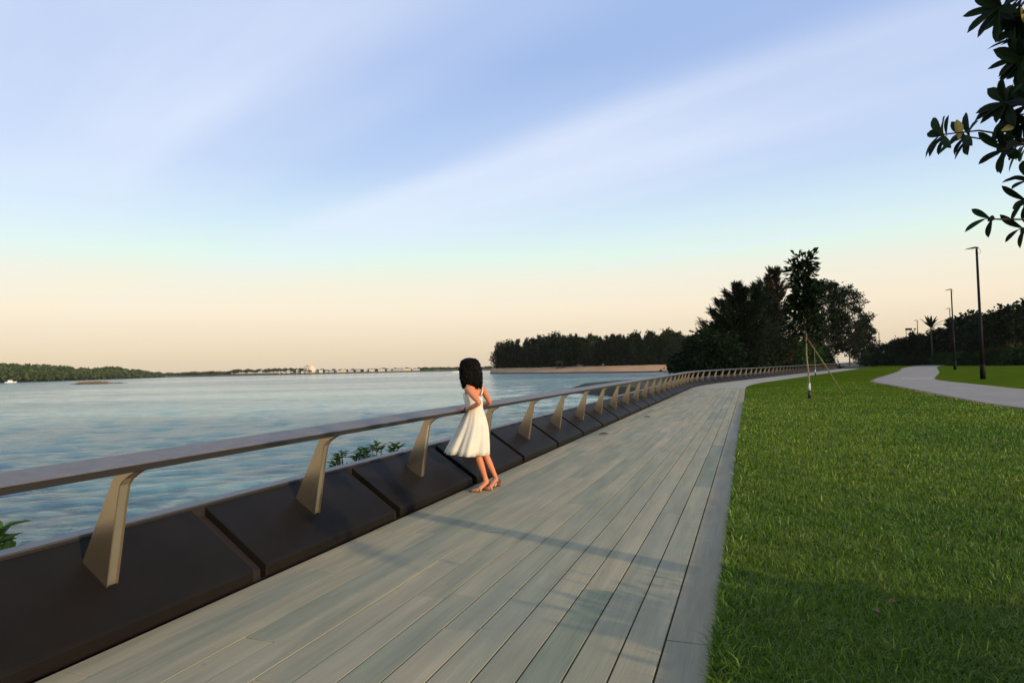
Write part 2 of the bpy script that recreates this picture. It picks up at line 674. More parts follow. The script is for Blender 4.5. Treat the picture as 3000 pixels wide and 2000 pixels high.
def build_path():
    near = smooth_poly([(13.6, 12.), (14.7, 19.2), (15.5, 22.1), (17.3, 26.8), (19.3, 31.9), (21.8, 38.3), (24.6, 45.5), (29.0, 53.), (36.3, 64.3), (50., 86), (62, 106.), (75, 126.), (92, 150)])
    far = smooth_poly([(20.2, 12.), (21.6, 23.), (23.1, 30.2), (25.1, 35.5), (27.2, 41.3), (29.8, 47.), (34.2, 54.), (45.6, 71.3), (58, 91), (70, 110.), (82, 128), (98, 150)])
    n = min(len(near), len(far))
    near = [near[int(round(i * (len(near) - 1) / (n - 1)))] for i in range(n)]
    far = [far[int(round(i * (len(far) - 1) / (n - 1)))] for i in range(n)]
    z = .012
    mb = MB()
    v = []
    for a, b in zip(near, far):
        v += [(a[0], a[1], z), (b[0], b[1], z), (b[0], b[1], -.06), (a[0], a[1], -.06)]
    f = []
    for i in range(n - 1):
        a = i * 4
        f += [(a, a + 1, a + 5, a + 4), (a + 1, a + 2, a + 6, a + 5), (a + 3, a, a + 4, a + 7)]
    mb.add(v, f)
    p = tag(mb.build('park_path', M['asphalt']), kind='structure')
    # worn earth along the near edge
    mb = MB()
    v, f = [], []
    g = np.random.default_rng(5)
    for i, a in enumerate(near):
        d = near[min(i + 1, n - 1)] - near[max(i - 1, 0)]
        d = d / np.linalg.norm(d)
        nn = np.array([-d[1], d[0]])
        w = .10 + .16 * g.random()
        v += [(*a, -.004), (*(a + nn * w), -.006)]
    f = [(2 * i, 2 * i + 2, 2 * i + 3, 2 * i + 1) for i in range(n - 1)]
    mb.add(v, f)
    tag(mb.build('path_worn_edge', M['kerb']), kind='structure')
    # steel drain grating set across the path
    a, b = at_z(2640, 1109.5), at_z(2731, 1109)
    u = (b - a) / np.linalg.norm(b - a)
    wv = np.array([-u[1], u[0], 0])
    ln = np.linalg.norm(b - a)
    root = empty('drain_grating', (a[0], a[1], z), math.atan2(u[1], u[0]))
    tag(root, 'pale steel drain grating laid across the grey park path', 'drain')
    mb = MB().box(0, ln, -.55, -.45, .002, .012).box(0, ln, .45, .55, .002, .012)
    mb.build('frame', M['drain'], root)
    bar = MB().box(-.05, .05, -.449, .449, .002, .010).mesh('bar', M['drain'])
    k = int(ln / .2)
    for i in range(k):
        link('bar', bar, root, ((i + .5) * ln / k, 0, 0))


build_path()


# ------------------------------------------------------------------ deck planks
def build_deck():
    rows = 14
    strip = .255
    pw = (DECK_W - strip) / rows
    deck = empty('timber_deck', Wd(0, 0, 0))
    tag(deck, kind='structure')
    base = MB()
    v = [Wd(-9, -.02, -.08), Wd(-9, DECK_W, -.08), Wd(PLANK_END, DECK_W, -.08), Wd(PLANK_END, -.02, -.08)]
    o = np.array(deck.location)
    base.add([np.array(p) - o for p in v], [(0, 1, 2, 3)])
    base.build('underlay', M['recess'], deck)
    meshes = {}

    def plank_mesh(w, ln, gap):
        key = (round(w, 3), ln, gap)
        if key not in meshes:
            a, b = gap / 2, w - gap / 2
            e = .003
            l0, l1 = .003, ln - .003
            # bevelled top, open underside
            vs_ = []
            for x in (l0, l1):
                vs_ += [(x, a, -.06), (x, a, -e), (x + (e if x == l0 else -e), a + e, 0), (x + (e if x == l0 else -e), b - e, 0), (x, b, -e), (x, b, -.06)]
            fs_ = [(i, i + 1, i + 7, i + 6) for i in range(5)] + [(0, 5, 4, 3, 2, 1), (6, 7, 8, 9, 10, 11)]
            meshes[key] = MB().add(vs_, fs_).mesh('plank', M['wood'] if w < .23 else M['strip'])
        return meshes[key]
    g = random.Random(11)
    rot = math.pi / 2 - AZ
    gaps = [.003] * 5 + [.004, .005, .006, .007, .008, .008, .009, .009, .010]
    for r in range(rows + 1):
        w = pw if r < rows else strip
        t0 = r * pw
        gap = gaps[r] if r < rows else .012
        s = -8.5 - g.random() * 2
        while s < PLANK_END:
            ln = g.choice([2.4, 3.0, 3.6, 4.2])
            if s + ln > PLANK_END:
                ln = round(PLANK_END - s, 2)
                if ln < .3:
                    break
            # local +y must point to the left of travel, so lay from the far side of the row
            p = np.array(Wd(s, t0 + w, 0)) - o
            ob = link('plank', plank_mesh(w, ln, gap), deck, (p[0], p[1], g.uniform(-.0015, .0015)))
            ob.rotation_euler = (0, 0, rot)
            s += ln


build_deck()


# ------------------------------------------------------------------ railing
PITCH_S = 1.985
GAP = .13
RAIL_END = 124.


def build_railing():
    root = empty('waterfront_railing', Wd(0, -.3, 0))
    tag(root, 'long waterfront railing with grey flat handrail, gold steel brackets and dark sloping panels', 'railing')
    o = np.array(root.location)

    def rel(s, t, z):
        return np.array(Wd(s, t, z)) - o
    # panel cross-section (t, z)
    prof = [(-.02, .006), (-.02, .082), (-.028, .094), (-.60, .488), (-.62, .488), (-.62, -.2)]
    ln = PITCH_S - GAP

    def sweep(poly, s0, s1, step=None):
        ks = [s0, s1] if not step else list(np.arange(s0, s1, step)) + [s1]
        v, n = [], len(poly)
        for s in ks:
            v += [rel(s, t, z) for t, z in poly]
        f = [tuple(range(n))[::-1], tuple(range((len(ks) - 1) * n, len(ks) * n))]
        for i in range(len(ks) - 1):
            for k in range(n):
                a, b = i * n + k, i * n + (k + 1) % n
                f.append((a, b, b + n, a + n))
        return MB().add(v, f)
    # recessed core behind the panels
    core = [(-.075, .004), (-.075, .055), (-.585, .412), (-.585, .489), (-.612, .489), (-.612, -.2), (-.075, -.2)]
    sweep(core, -9.2, BEND0, None).build('core', M['recess'], root)
    sweep(core, BEND0 + .01, RAIL_END, 1.).build('core', M['recess'], root)
    # ledge trim along the back of the panels
    tr = [(-.603, .4895), (-.603, .503), (-.69, .513), (-.69, .4895)]
    sweep(tr, -9.2, BEND0, None).build('ledge_trim', M['trim'], root)
    sweep(tr, BEND0 + .01, RAIL_END, 1.).build('ledge_trim', M['trim'], root)
    # shared panel mesh, local x along s, y towards the water (left)
    pm = MB()
    e = .006
    v = []
    for x in (0, ln):
        for k, (t, z) in enumerate(prof):
            v.append((x, -t, z))
    n = len(prof)
    pm.add(v, [tuple(range(n))[::-1], tuple(range(n, 2 * n))] + [(k, (k + 1) % n, n + (k + 1) % n, n + k) for k in range(n)])
    panel = pm.mesh('panel', M['panel'])
    bm = bmesh.new()
    bm.from_mesh(panel)
    bmesh.ops.bevel(bm, geom=[ed for ed in bm.edges if ed.calc_length() > .05], offset=e, segments=1, affect='EDGES')
    bm.to_mesh(panel)
    bm.free()
    # bracket side plate outline (t, z)
    out = [(-.255, .222), (-.455, .362), (-.278, .72), (-.212, .855), (-.195, .892), (-.192, .912), (-.192, .927), (-.035, .925), (-.075, .905), (-.125, .872), (-.150, .842), (-.175, .72)]
    out = [(-t, z) for t, z in out]
    side = MB().prism([(u, z) for u, z in out], 0, .009, 'yz').mesh('side_plate', M['bracket'])
    # front strip between the plates, on the deck side
    fr = [(-.262, .226), (-.181, .72), (-.156, .842), (-.131, .878), (-.08, .918)]
    th = .008
    v, f = [], []
    W2 = .078
    for t, z in fr:
        v += [(.009, -t, z), (W2 - .009, -t, z), (W2 - .009, -t + th, z), (.009, -t + th, z)]
    for i in range(len(fr) - 1):
        for k in range(4):
            a, b = i * 4 + k, i * 4 + (k + 1) % 4
            f.append((a, b, b + 4, a + 4))
    f += [(0, 1, 2, 3), tuple(range((len(fr) - 1) * 4, len(fr) * 4))]
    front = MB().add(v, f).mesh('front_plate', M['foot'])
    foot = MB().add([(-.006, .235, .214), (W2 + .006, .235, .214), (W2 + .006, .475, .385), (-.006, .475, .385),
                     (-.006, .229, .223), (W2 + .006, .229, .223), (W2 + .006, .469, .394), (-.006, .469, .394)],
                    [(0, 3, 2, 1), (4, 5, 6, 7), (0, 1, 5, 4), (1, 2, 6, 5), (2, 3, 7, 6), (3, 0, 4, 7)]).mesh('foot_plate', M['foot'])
    k0 = int(math.ceil((-9 + 2.72) / PITCH_S))
    k1 = int((RAIL_END - 1.2 + 2.72) / PITCH_S)
    for k in range(k0, k1 + 1):
        sc = -2.72 + k * PITCH_S
        s0 = sc - ln / 2
        h = heading(sc)
        p = rel(s0, 0, 0)
        q = link('panel', panel, root, p)
        q.rotation_euler = (0, 0, math.pi / 2 - h)
        b = empty('bracket', rel(sc - W2 / 2, 0, 0), math.pi / 2 - h)
        b.parent = root
        link('side_plate', side, b, (0, 0, 0))
        link('side_plate', side, b, (W2 - .009, 0, 0))
        link('front_plate', front, b)
        link('foot_plate', foot, b)
    # handrail: tilted flat board with a dark underside channel
    board = [(-.030, .962), (-.025, .966), (-.030, .971), (-.285, 1.004), (-.293, .998), (-.285, .988)]
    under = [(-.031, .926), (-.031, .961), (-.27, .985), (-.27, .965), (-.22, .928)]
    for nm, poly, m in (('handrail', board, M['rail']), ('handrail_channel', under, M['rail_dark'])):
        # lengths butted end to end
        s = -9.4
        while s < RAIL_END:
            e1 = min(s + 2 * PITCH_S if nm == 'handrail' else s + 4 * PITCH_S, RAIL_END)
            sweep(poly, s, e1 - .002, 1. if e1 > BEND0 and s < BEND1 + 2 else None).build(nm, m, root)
            s = e1
    return root


build_railing()


# ------------------------------------------------------------------ grass blades
def build_grass():
    g = np.random.default_rng(21)
    n = 1050000
    # distance from the photographer's spot, thinning with distance
    r = 2.0 * (70. / 2.0) ** (g.random(n) ** 1.35)
    a = R(2) + g.random(n) * R(58)
    x, y = np.sin(a) * r, np.cos(a) * r
    dx, dy = x - DO[0], y - DO[1]
    t = dx * math.cos(AZ) - dy * math.sin(AZ)
    s = dx * math.sin(AZ) + dy * math.cos(AZ)
    keep = (t > DECK_W + .01 + np.clip(s - 31, 0, 99) * .35) & (g.random(n) < np.clip(1 - (r - 8) / 62, 0, 1) ** 2.2)
    # keep off the paved path
    nx_ = np.interp(y, [12, 19.2, 26.8, 31.9, 38.3, 45.5, 53, 64.3, 86], [13.6, 14.7, 17.3, 19.3, 21.8, 24.6, 29, 36.3, 50])
    keep &= ~((x > nx_ - .25) & (y > 6))
    x, y, r, t = x[keep], y[keep], r[keep], t[keep]
    # lush fringe along the boards
    m = 40000
    se = -7.5 + (g.random(m) ** 1.6) * 26
    te = DECK_W + .004 + np.abs(g.normal(0, .07, m))
    ex = np.interp(se, _ss, _xx) + math.cos(AZ) * te
    ey = np.interp(se, _ss, _yy) - math.sin(AZ) * te
    x, y = np.concatenate([x, ex]), np.concatenate([y, ey])
    t = np.concatenate([t, te])
    r = np.hypot(x, y)
    n = len(x)
    fringe = np.arange(n) >= n - m
    clump = .5 + .5 * np.sin(x * 5.1 + 1.3 * np.sin(y * 3.7)) * np.sin(y * 4.3 + x * 1.9)
    h = (.030 + .038 * g.random(n) + .022 * clump) * np.where(g.random(n) < .04, 1.7, 1)
    h = np.where(fringe, h * 1.25, h) * np.clip(1.15 - r / 60, .6, 1)
    w = .0016 + .0017 * g.random(n)
    w *= np.maximum(1, r / 5.5)
    w = np.where(fringe, w * 1.9, w)
    ya = g.random(n) * 2 * np.pi
    ta = g.random(n) * 2 * np.pi
    lean = .25 + .75 * g.random(n)
    lx, ly = np.cos(ta) * lean * h, np.sin(ta) * lean * h
    sx, sy = np.cos(ya) * w, np.sin(ya) * w
    z0 = np.full(n, LAWN_Z - .004)
    P = np.empty((n, 5, 3), np.float32)
    P[:, 0] = np.stack([x - sx, y - sy, z0], -1)
    P[:, 1] = np.stack([x + sx, y + sy, z0], -1)
    P[:, 2] = np.stack([x + .35 * lx + sx * .8, y + .35 * ly + sy * .8, z0 + h * .6], -1)
    P[:, 3] = np.stack([x + .35 * lx - sx * .8, y + .35 * ly - sy * .8, z0 + h * .6], -1)
    P[:, 4] = np.stack([x + lx, y + ly, z0 + h * (1.05 - .35 * lean)], -1)
    b = np.arange(n) * 5
    q = np.stack([b, b + 1, b + 2, b + 3], -1)
    tr = np.stack([b + 3, b + 2, b + 4], -1)
    o = link('grass', nmesh('grass', P.reshape(-1, 3), [q, tr], M['blade']))
    tag(o, 'short mown green grass of the lawn beside the timber deck', 'grass', kind='stuff')
    print('grass blades', n)


build_grass()


# ------------------------------------------------------------------ foliage makers
def leaf_quads(c, d, L, w, g, droop=.15):
    """diamond leaves: base c, direction d, length L, half width w -> (n,4,3)"""
    n = len(c)
    d = d / (np.linalg.norm(d, axis=1, keepdims=True) + 1e-9)
    rv = g.normal(size=(n, 3))
    sd_ = np.cross(d, rv)
    sd_ /= (np.linalg.norm(sd_, axis=1, keepdims=True) + 1e-9)
    mid = c + d * (L * .5)[:, None]
    tip = c + d * L[:, None]
    tip[:, 2] -= droop * L
    P = np.empty((n, 4, 3), np.float32)
    P[:, 0] = c
    P[:, 1] = mid + sd_ * w[:, None]
    P[:, 2] = tip
    P[:, 3] = mid - sd_ * w[:, None]
    return P


def quads_mesh(name, P, m):
    n = len(P)
    f = np.arange(n * 4).reshape(n, 4)
    return nmesh(name, P.reshape(-1, 3), f, m)


def limb_pts(a, b, g, n=4, wob=.06, sag=0.):
    a, b = np.array(a, float), np.array(b, float)
    L = np.linalg.norm(b - a)
    out = []
    for i in range(n + 1):
        k = i / n
        p = a + (b - a) * k
        if 0 < i < n:
            p = p + g.normal(size=3) * wob * L
        p[2] += sag * L * math.sin(k * math.pi)
        out.append(p)
    return out


def broad_meshes(h, env, clumps, per, rc, leaf, lw, seed, m_leaf_, trunk_r=.12, clear=.3, lean=(0, 0), m_bark=None, up=.3, droop=.2, wander=.012):
    """broad-leaved tree. env(k) -> crown radius at relative height k in [clear,1]."""
    g = np.random.default_rng(seed)
    tp = []
    for i in range(7):
        k = i / 6 * .92
        tp.append((lean[0] * k * h + g.normal(0, wander * h) * (i > 0), lean[1] * k * h + g.normal(0, wander * h) * (i > 0), k * h))
    tb = MB().tube(tp, [trunk_r * (1.15 - .95 * i / 6) for i in range(7)], 7)
    tpa = np.array(tp)

    def axis(z):
        return np.array([np.interp(z, tpa[:, 2], tpa[:, 0]), np.interp(z, tpa[:, 2], tpa[:, 1]), z])
    Q = []
    for i in range(clumps):
        k = clear + (1 - clear) * ((i + g.random()) / clumps)
        rr = env(k) * math.sqrt(g.uniform(.12, 1.0)) * g.uniform(.8, 1.12)
        a = i * 2.399 + g.normal(0, .5)
        ax = axis(k * h)
        c = ax + np.array([math.cos(a) * rr, math.sin(a) * rr, g.normal(0, .02 * h)])
        z0 = max(clear * h * .75, c[2] - rr * g.uniform(.6, 1.3))
        tb.tube(limb_pts(axis(min(z0, .9 * h)), c, g, 3, .05), [trunk_r * .38 * (1 - k * .5), trunk_r * .25 * (1 - k * .5), trunk_r * .16 * (1 - k * .4), trunk_r * .06], 4)
        rad = rc * g.uniform(.7, 1.3)
        m = int(per * g.uniform(.7, 1.3))
        off = g.normal(size=(m, 3)) * rad * np.array([.55, .55, .42])
        d = off + np.array([math.cos(a), math.sin(a), up]) * rad * .5 + g.normal(size=(m, 3)) * rad * .4
        L = leaf * g.uniform(.6, 1.25, m)
        Q.append(leaf_quads(c + off, d, L, L * lw * g.uniform(.7, 1.2, m), g, droop))
    return tb.mesh('trunk', m_bark or M['bark'], True), quads_mesh('crown', np.concatenate(Q), m_leaf_)


def cas_meshes(h, rad, seed, m_leaf_, branches=60, needles=46, nl=.9, nw=.045, base=.08, upang=.75, trunk_r=.14, sway=.25, spread=.09):
    """feathery casuarina: upswept plumes of long needle-like twigs"""
    g = np.random.default_rng(seed)
    tp = [(g.normal(0, .01 * h) * (i > 0) + sway * .1 * h * (i / 6) ** 2, g.normal(0, .01 * h) * (i > 0), i / 6 * h * .95) for i in range(7)]
    tb = MB().tube(tp, [trunk_r * (1.15 - i / 6) + .01 for i in range(7)], 6)
    tpa = np.array(tp)
    Q = []
    for i in range(branches):
        k = base + (1 - base) * (i + g.random()) / branches
        z = k * h * .93
        p0 = np.array([np.interp(z, tpa[:, 2], tpa[:, 0]), np.interp(z, tpa[:, 2], tpa[:, 1]), z])
        prof = rad * (min(1, ((1 - k) / .72) ** .85 + .05) if k > .28 else .85 + .15 * k / .28)
        prof *= g.uniform(.45, 1.2) * (1.35 if g.random() < .14 else 1)
        a = i * 2.399 + g.normal(0, .6)
        u = upang * g.uniform(.5, 1.35) * (1 + 1.1 * max(0, k - .5))
        d = np.array([math.cos(a), math.sin(a), u])
        p1 = p0 + d * prof
        pm = (p0 + p1) / 2 + np.array([0, 0, -.12 * prof]) + g.normal(size=3) * .03 * prof
        tb.tube([p0, pm, p1], [.04, .025, .008], 3)
        m = int(needles * g.uniform(.7, 1.3) * (.4 + .6 * prof / rad))
        kk = (.12 + .88 * g.random(m) ** .8)[:, None]
        c = p0 * (1 - kk) ** 2 + 2 * pm * kk * (1 - kk) + p1 * kk ** 2
        c = c + g.normal(size=(m, 3)) * (spread + spread * 1.2 * prof * (1 - .75 * kk))
        dd = d / np.linalg.norm(d) + g.normal(size=(m, 3)) * .24 + np.array([0, 0, .15])
        L = nl * g.uniform(.5, 1.25, m)
        Q.append(leaf_quads(c, dd, L, np.full(m, nw) * g.uniform(.7, 1.4, m), g, .16))
    return tb.mesh('trunk', M['bark'], True), quads_mesh('crown', np.concatenate(Q), m_leaf_)


def put_tree(name, label, cat, meshes, loc, rz=0., sc=1., group=None, names=('trunk', 'crown')):
    o = empty(name, loc, rz)
    o.scale = (sc, sc, sc) if not isinstance(sc, tuple) else sc
    for nm, me in zip(names, meshes):
        link(nm, me, o)
    return tag(o, label, cat, group)


def ell(k0, r, top=.15, low=.5):
    """rounded crown envelope from k0 to 1"""
    def f(k):
        u = (k - k0) / (1 - k0)
        return r * max(.05, math.sin(math.pi * (low * .5 + u * (1 - low * .5) * (1 - top * .3))) ** .65) if u < 1 else r * .05
    return f


# ------------------------------------------------------------------ headland trees behind the railing
def disp(x, y, depth, z=None):
    """photo position given in a 2352-wide copy"""
    k = 3000 / 2352
    return at_d(x * k, y * k, depth)


def ground_at(xd, depth, z=0.):
    p = disp(xd, 840, depth)
    return (p[0], p[1], z)


def height_for(xd, ytop, depth, z=0.):
    return disp(xd, ytop, depth)[2] - z


def off_rail(x, d, r):
    for _ in range(60):
        p = ground_at(x, d)
        q = np.hypot(_xx - p[0], _yy - p[1])
        i = int(np.argmin(q))
        h = _hh[i]
        t = (p[0] - _xx[i]) * math.cos(h) - (p[1] - _yy[i]) * math.sin(h)
        if t < -(r * 1.05 + 1.2):
            break
        d += 1.5
    return d


def headland():
    spots = [(1692, 660, 76, 3.6, 'leaf_cas', 'dark feathery casuarina with upswept tips behind the bend of the railing', 31, .85),
             (1738, 664, 80, 3.1, 'leaf_cas', 'dark casuarina with ragged plumes next to the brownish wispy one', 32, .85),
             (1778, 622, 84, 3.0, 'leaf_cas_brown', 'tall brownish casuarina with thin wispy top beside the staked tree', 33, 1.05),
             (1660, 742, 82, 3.0, 'leaf_cas', 'shorter dark casuarina at the water end of the headland clump', 34, .7)]
    for x, y, d, r, m, lab, sd_, up in spots:
        z = -.3
        d = off_rail(x, d, r)
        h = height_for(x, y, d, z) * 1.06
        put_tree('casuarina_tree', lab, 'tree', cas_meshes(h, r, sd_, M[m], 74, 190, 1.1, .05, .02, up, .16), ground_at(x, d, z), 0, 1, 'casuarinas behind the railing')
    # wispy bare top of the brown one comes from its own thin crown; broadleaf trees to its right
    for x, y, d, r, sd_, lab, clear in [
            (1898, 648, 122, 4.6, 41, 'dark broadleaf tree with open leafy crown behind the far railing', .18),
            (1952, 662, 142, 5.0, 42, 'rounded broadleaf tree with gaps in its crown by the far hedge', .22),
            (1985, 735, 150, 3.6, 43, 'lower spreading broadleaf tree at the lawn end of the headland clump', .15)]:
        d = off_rail(x, d, r)
        h = height_for(x, y, d, -.1)
        put_tree('broadleaf_tree', lab, 'tree', broad_meshes(h, ell(clear, r * 1.15), 110, 70, .95, .72, .25, sd_, M['leaf_dark'], .2, clear), ground_at(x, d, -.1), 0, 1, 'broadleaf trees on the headland')
    bush = [(1622, 770, 72, 2.6, 51, 'leaf_dark', 'rounded dark bush at the water end of the railing bend'),
            (1585, 812, 80, 2.2, 52, 'leaf_dark', 'low dark bush beside the end of the sandy beach'),
            (1650, 778, 68, 2.8, 53, 'leaf_dark', 'broad dark bush behind the first brackets of the railing bend'),
            (1705, 772, 70, 3.4, 54, 'leaf_dark', 'dense dark thicket under the feathery casuarinas'),
            (1760, 772, 76, 3.0, 55, 'leaf_dark', 'dark thicket left of the green leafy shrub by the railing'),
            (1812, 778, 86, 2.6, 56, 'leaf_mid', 'green leafy shrub right behind the railing near the staked tree'),
            (1855, 788, 98, 2.8, 57, 'leaf_mid', 'green shrub behind the staked tree trunk and railing'),
            (1888, 800, 112, 2.4, 58, 'leaf_dark', 'small dark shrub at the far end of the railing')]
    for x, y, d, r, sd_, m, lab in bush:
        d = off_rail(x, d, r)
        h = height_for(x, y, d, -.25)
        put_tree('shrub', lab, 'shrub', broad_meshes(h, ell(.02, r, low=.9), 60, 70, .85, .42, .3, sd_, M[m], .08, .03), ground_at(x, d, -.25), 0, 1, 'shrubs behind the railing', ('stem', 'foliage'))


headland()


# ------------------------------------------------------------------ young staked trees on the lawn
def young_tree(px, py, ytop, seed, label, stake=True, r=.6, xt=0.):
    p = at_z(px, py, LAWN_Z)
    d = p[1]
    h = at_d(px, ytop, d)[2]
    g = np.random.default_rng(seed)

    def env(k):
        u = (k - .45) / .55
        return r * (1.15 - .95 * u) * (.75 + .25 * math.sin(u * 9)) if u > .08 else r * .7
    tm, cm = broad_meshes(h, env, 64, 24, .30, .33, .19, seed, M['leaf_dark'], .035, .46, (xt, 0), M['bark_pale'], .5, .1, .002)
    o = put_tree('young_tree', label, 'tree', (tm, cm), p)
    MB().tube([(0, 0, 0), (0, 0, .33)], [.075, .055], 10).build('trunk_sleeve', M['sleeve'], o, True)
    MB().tube([(0.002, 0, .331), (0.004, 0, .62)], [.048, .044], 10).build('trunk_wrap', M['wrap'], o, True)
    return p, h


p, h = young_tree(2372, 1167, 757, 61, 'slim young tree with large dark leaves, black trunk sleeve and white wrap', xt=-.02)
sp = at_z(2472, 1158, LAWN_Z)
top = p + np.array([-.02, .05, h * .44])
st = empty('tree_stake', sp)
tag(st, 'long thin wooden prop leaning against the slim young tree', 'tree stake')
MB().tube([(0, 0, -.02), tuple((top - sp) * .5 + np.array([.03, 0, .0])), tuple(top - sp)], [.026, .024, .021], 8).build('pole', M['stake'], st, True)
MB().tube([tuple((top - sp) * 1.0 + np.array([-.07, 0, -.02])), tuple((top - sp) + np.array([.05, 0, .02]))], [.035, .035], 8).build('tie', M['sleeve'], st, True)
p2, h2 = young_tree(2389, 1100, 905, 62, 'smaller young tree farther along by the promenade edge, in a black sleeve', r=.9)


# ------------------------------------------------------------------ park lamps
def lamp_meshes():
    H = 8.4
    pole = MB().tube([(0, 0, 0), (0, 0, 4.1), (0, 0, 4.14), (0, 0, H - .15), (0, 0, H)], [.13, .125, .09, .075, .07], 10).mesh('pole', M['black'], True)
    base = MB().tube([(0, 0, 0), (0, 0, .9), (0, 0, .95)], [.17, .165, .13], 12).mesh('base_sleeve', M['black'], True)
    # blade-like head, thin and slightly drooping at its tip
    secs = [(.10, .085, .07, H + .02), (-.10, .10, .085, H + .045), (-.35, .12, .06, H + .035), (-.62, .10, .045, H - .01), (-.80, .05, .025, H - .05)]
    v, f = [], []
    for x, w, t, z in secs:
        v += [(x, -w, z), (x, w, z), (x, w * .7, z + t), (x, -w * .7, z + t)]
    for i in range(len(secs) - 1):
        for k in range(4):
            a, b = i * 4 + k, i * 4 + (k + 1) % 4
            f.append((a, b, b + 4, a + 4))
    f += [(3, 2, 1, 0), tuple(range(len(v) - 4, len(v)))]
    head = MB().add(v, f).mesh('lamp_head', M['black'])
    lens = MB().box(-.6, -.2, -.07, .07, H - .012, H + .012).mesh('lens', M['lens'])
    loop = MB().tube([(.08, 0, H + .06), (.22, 0, H - .05), (.30, 0, H - .22), (.2, 0, H - .3), (.06, 0, H - .3)], [.012] * 5, 5).mesh('cable_loop', M['black'], True)
    return pole, base, head, lens, loop


LM = lamp_meshes()


def lamp(loc, label, sc=1.):
    o = empty('park_lamp', loc)
    o.scale = (1, 1, sc)
    link('pole', LM[0], o)
    link('base_sleeve', LM[1], o)
    hd = link('lamp_head', LM[2], o)
    link('lens', LM[3], hd)
    link('cable_loop', LM[4], o)
    tag(o, label, 'street lamp', 'park lamps along the path')


def lamp_px(px, py, ytop, label, depth=None):
    p = at_z(px, py, LAWN_Z) if depth is None else np.array(ground_at(px * 2352 / 3000, depth, LAWN_Z))
    h = at_d(px, ytop, p[1])[2] - LAWN_Z
    lamp(p, label, h / 8.45)


lamp_px(2880, 1110, 726, 'tall black park lamp on the lawn closest to the curve of the grey path')
lamp_px(2798, 1083, 848, 'black park lamp second along the path, standing on the lawn beyond the drain grating')
lamp_px(2790, 1070, 903, 'black park lamp partly behind the second one, rising over the hedge')
lamp_px(2693, 1066, 938, 'distant black lamp beside the spiky palm fronds above the tree line', 150)
lamp_px(2579, 1066, 974, 'small distant lamp between the headland trees and the low hedge', 165)



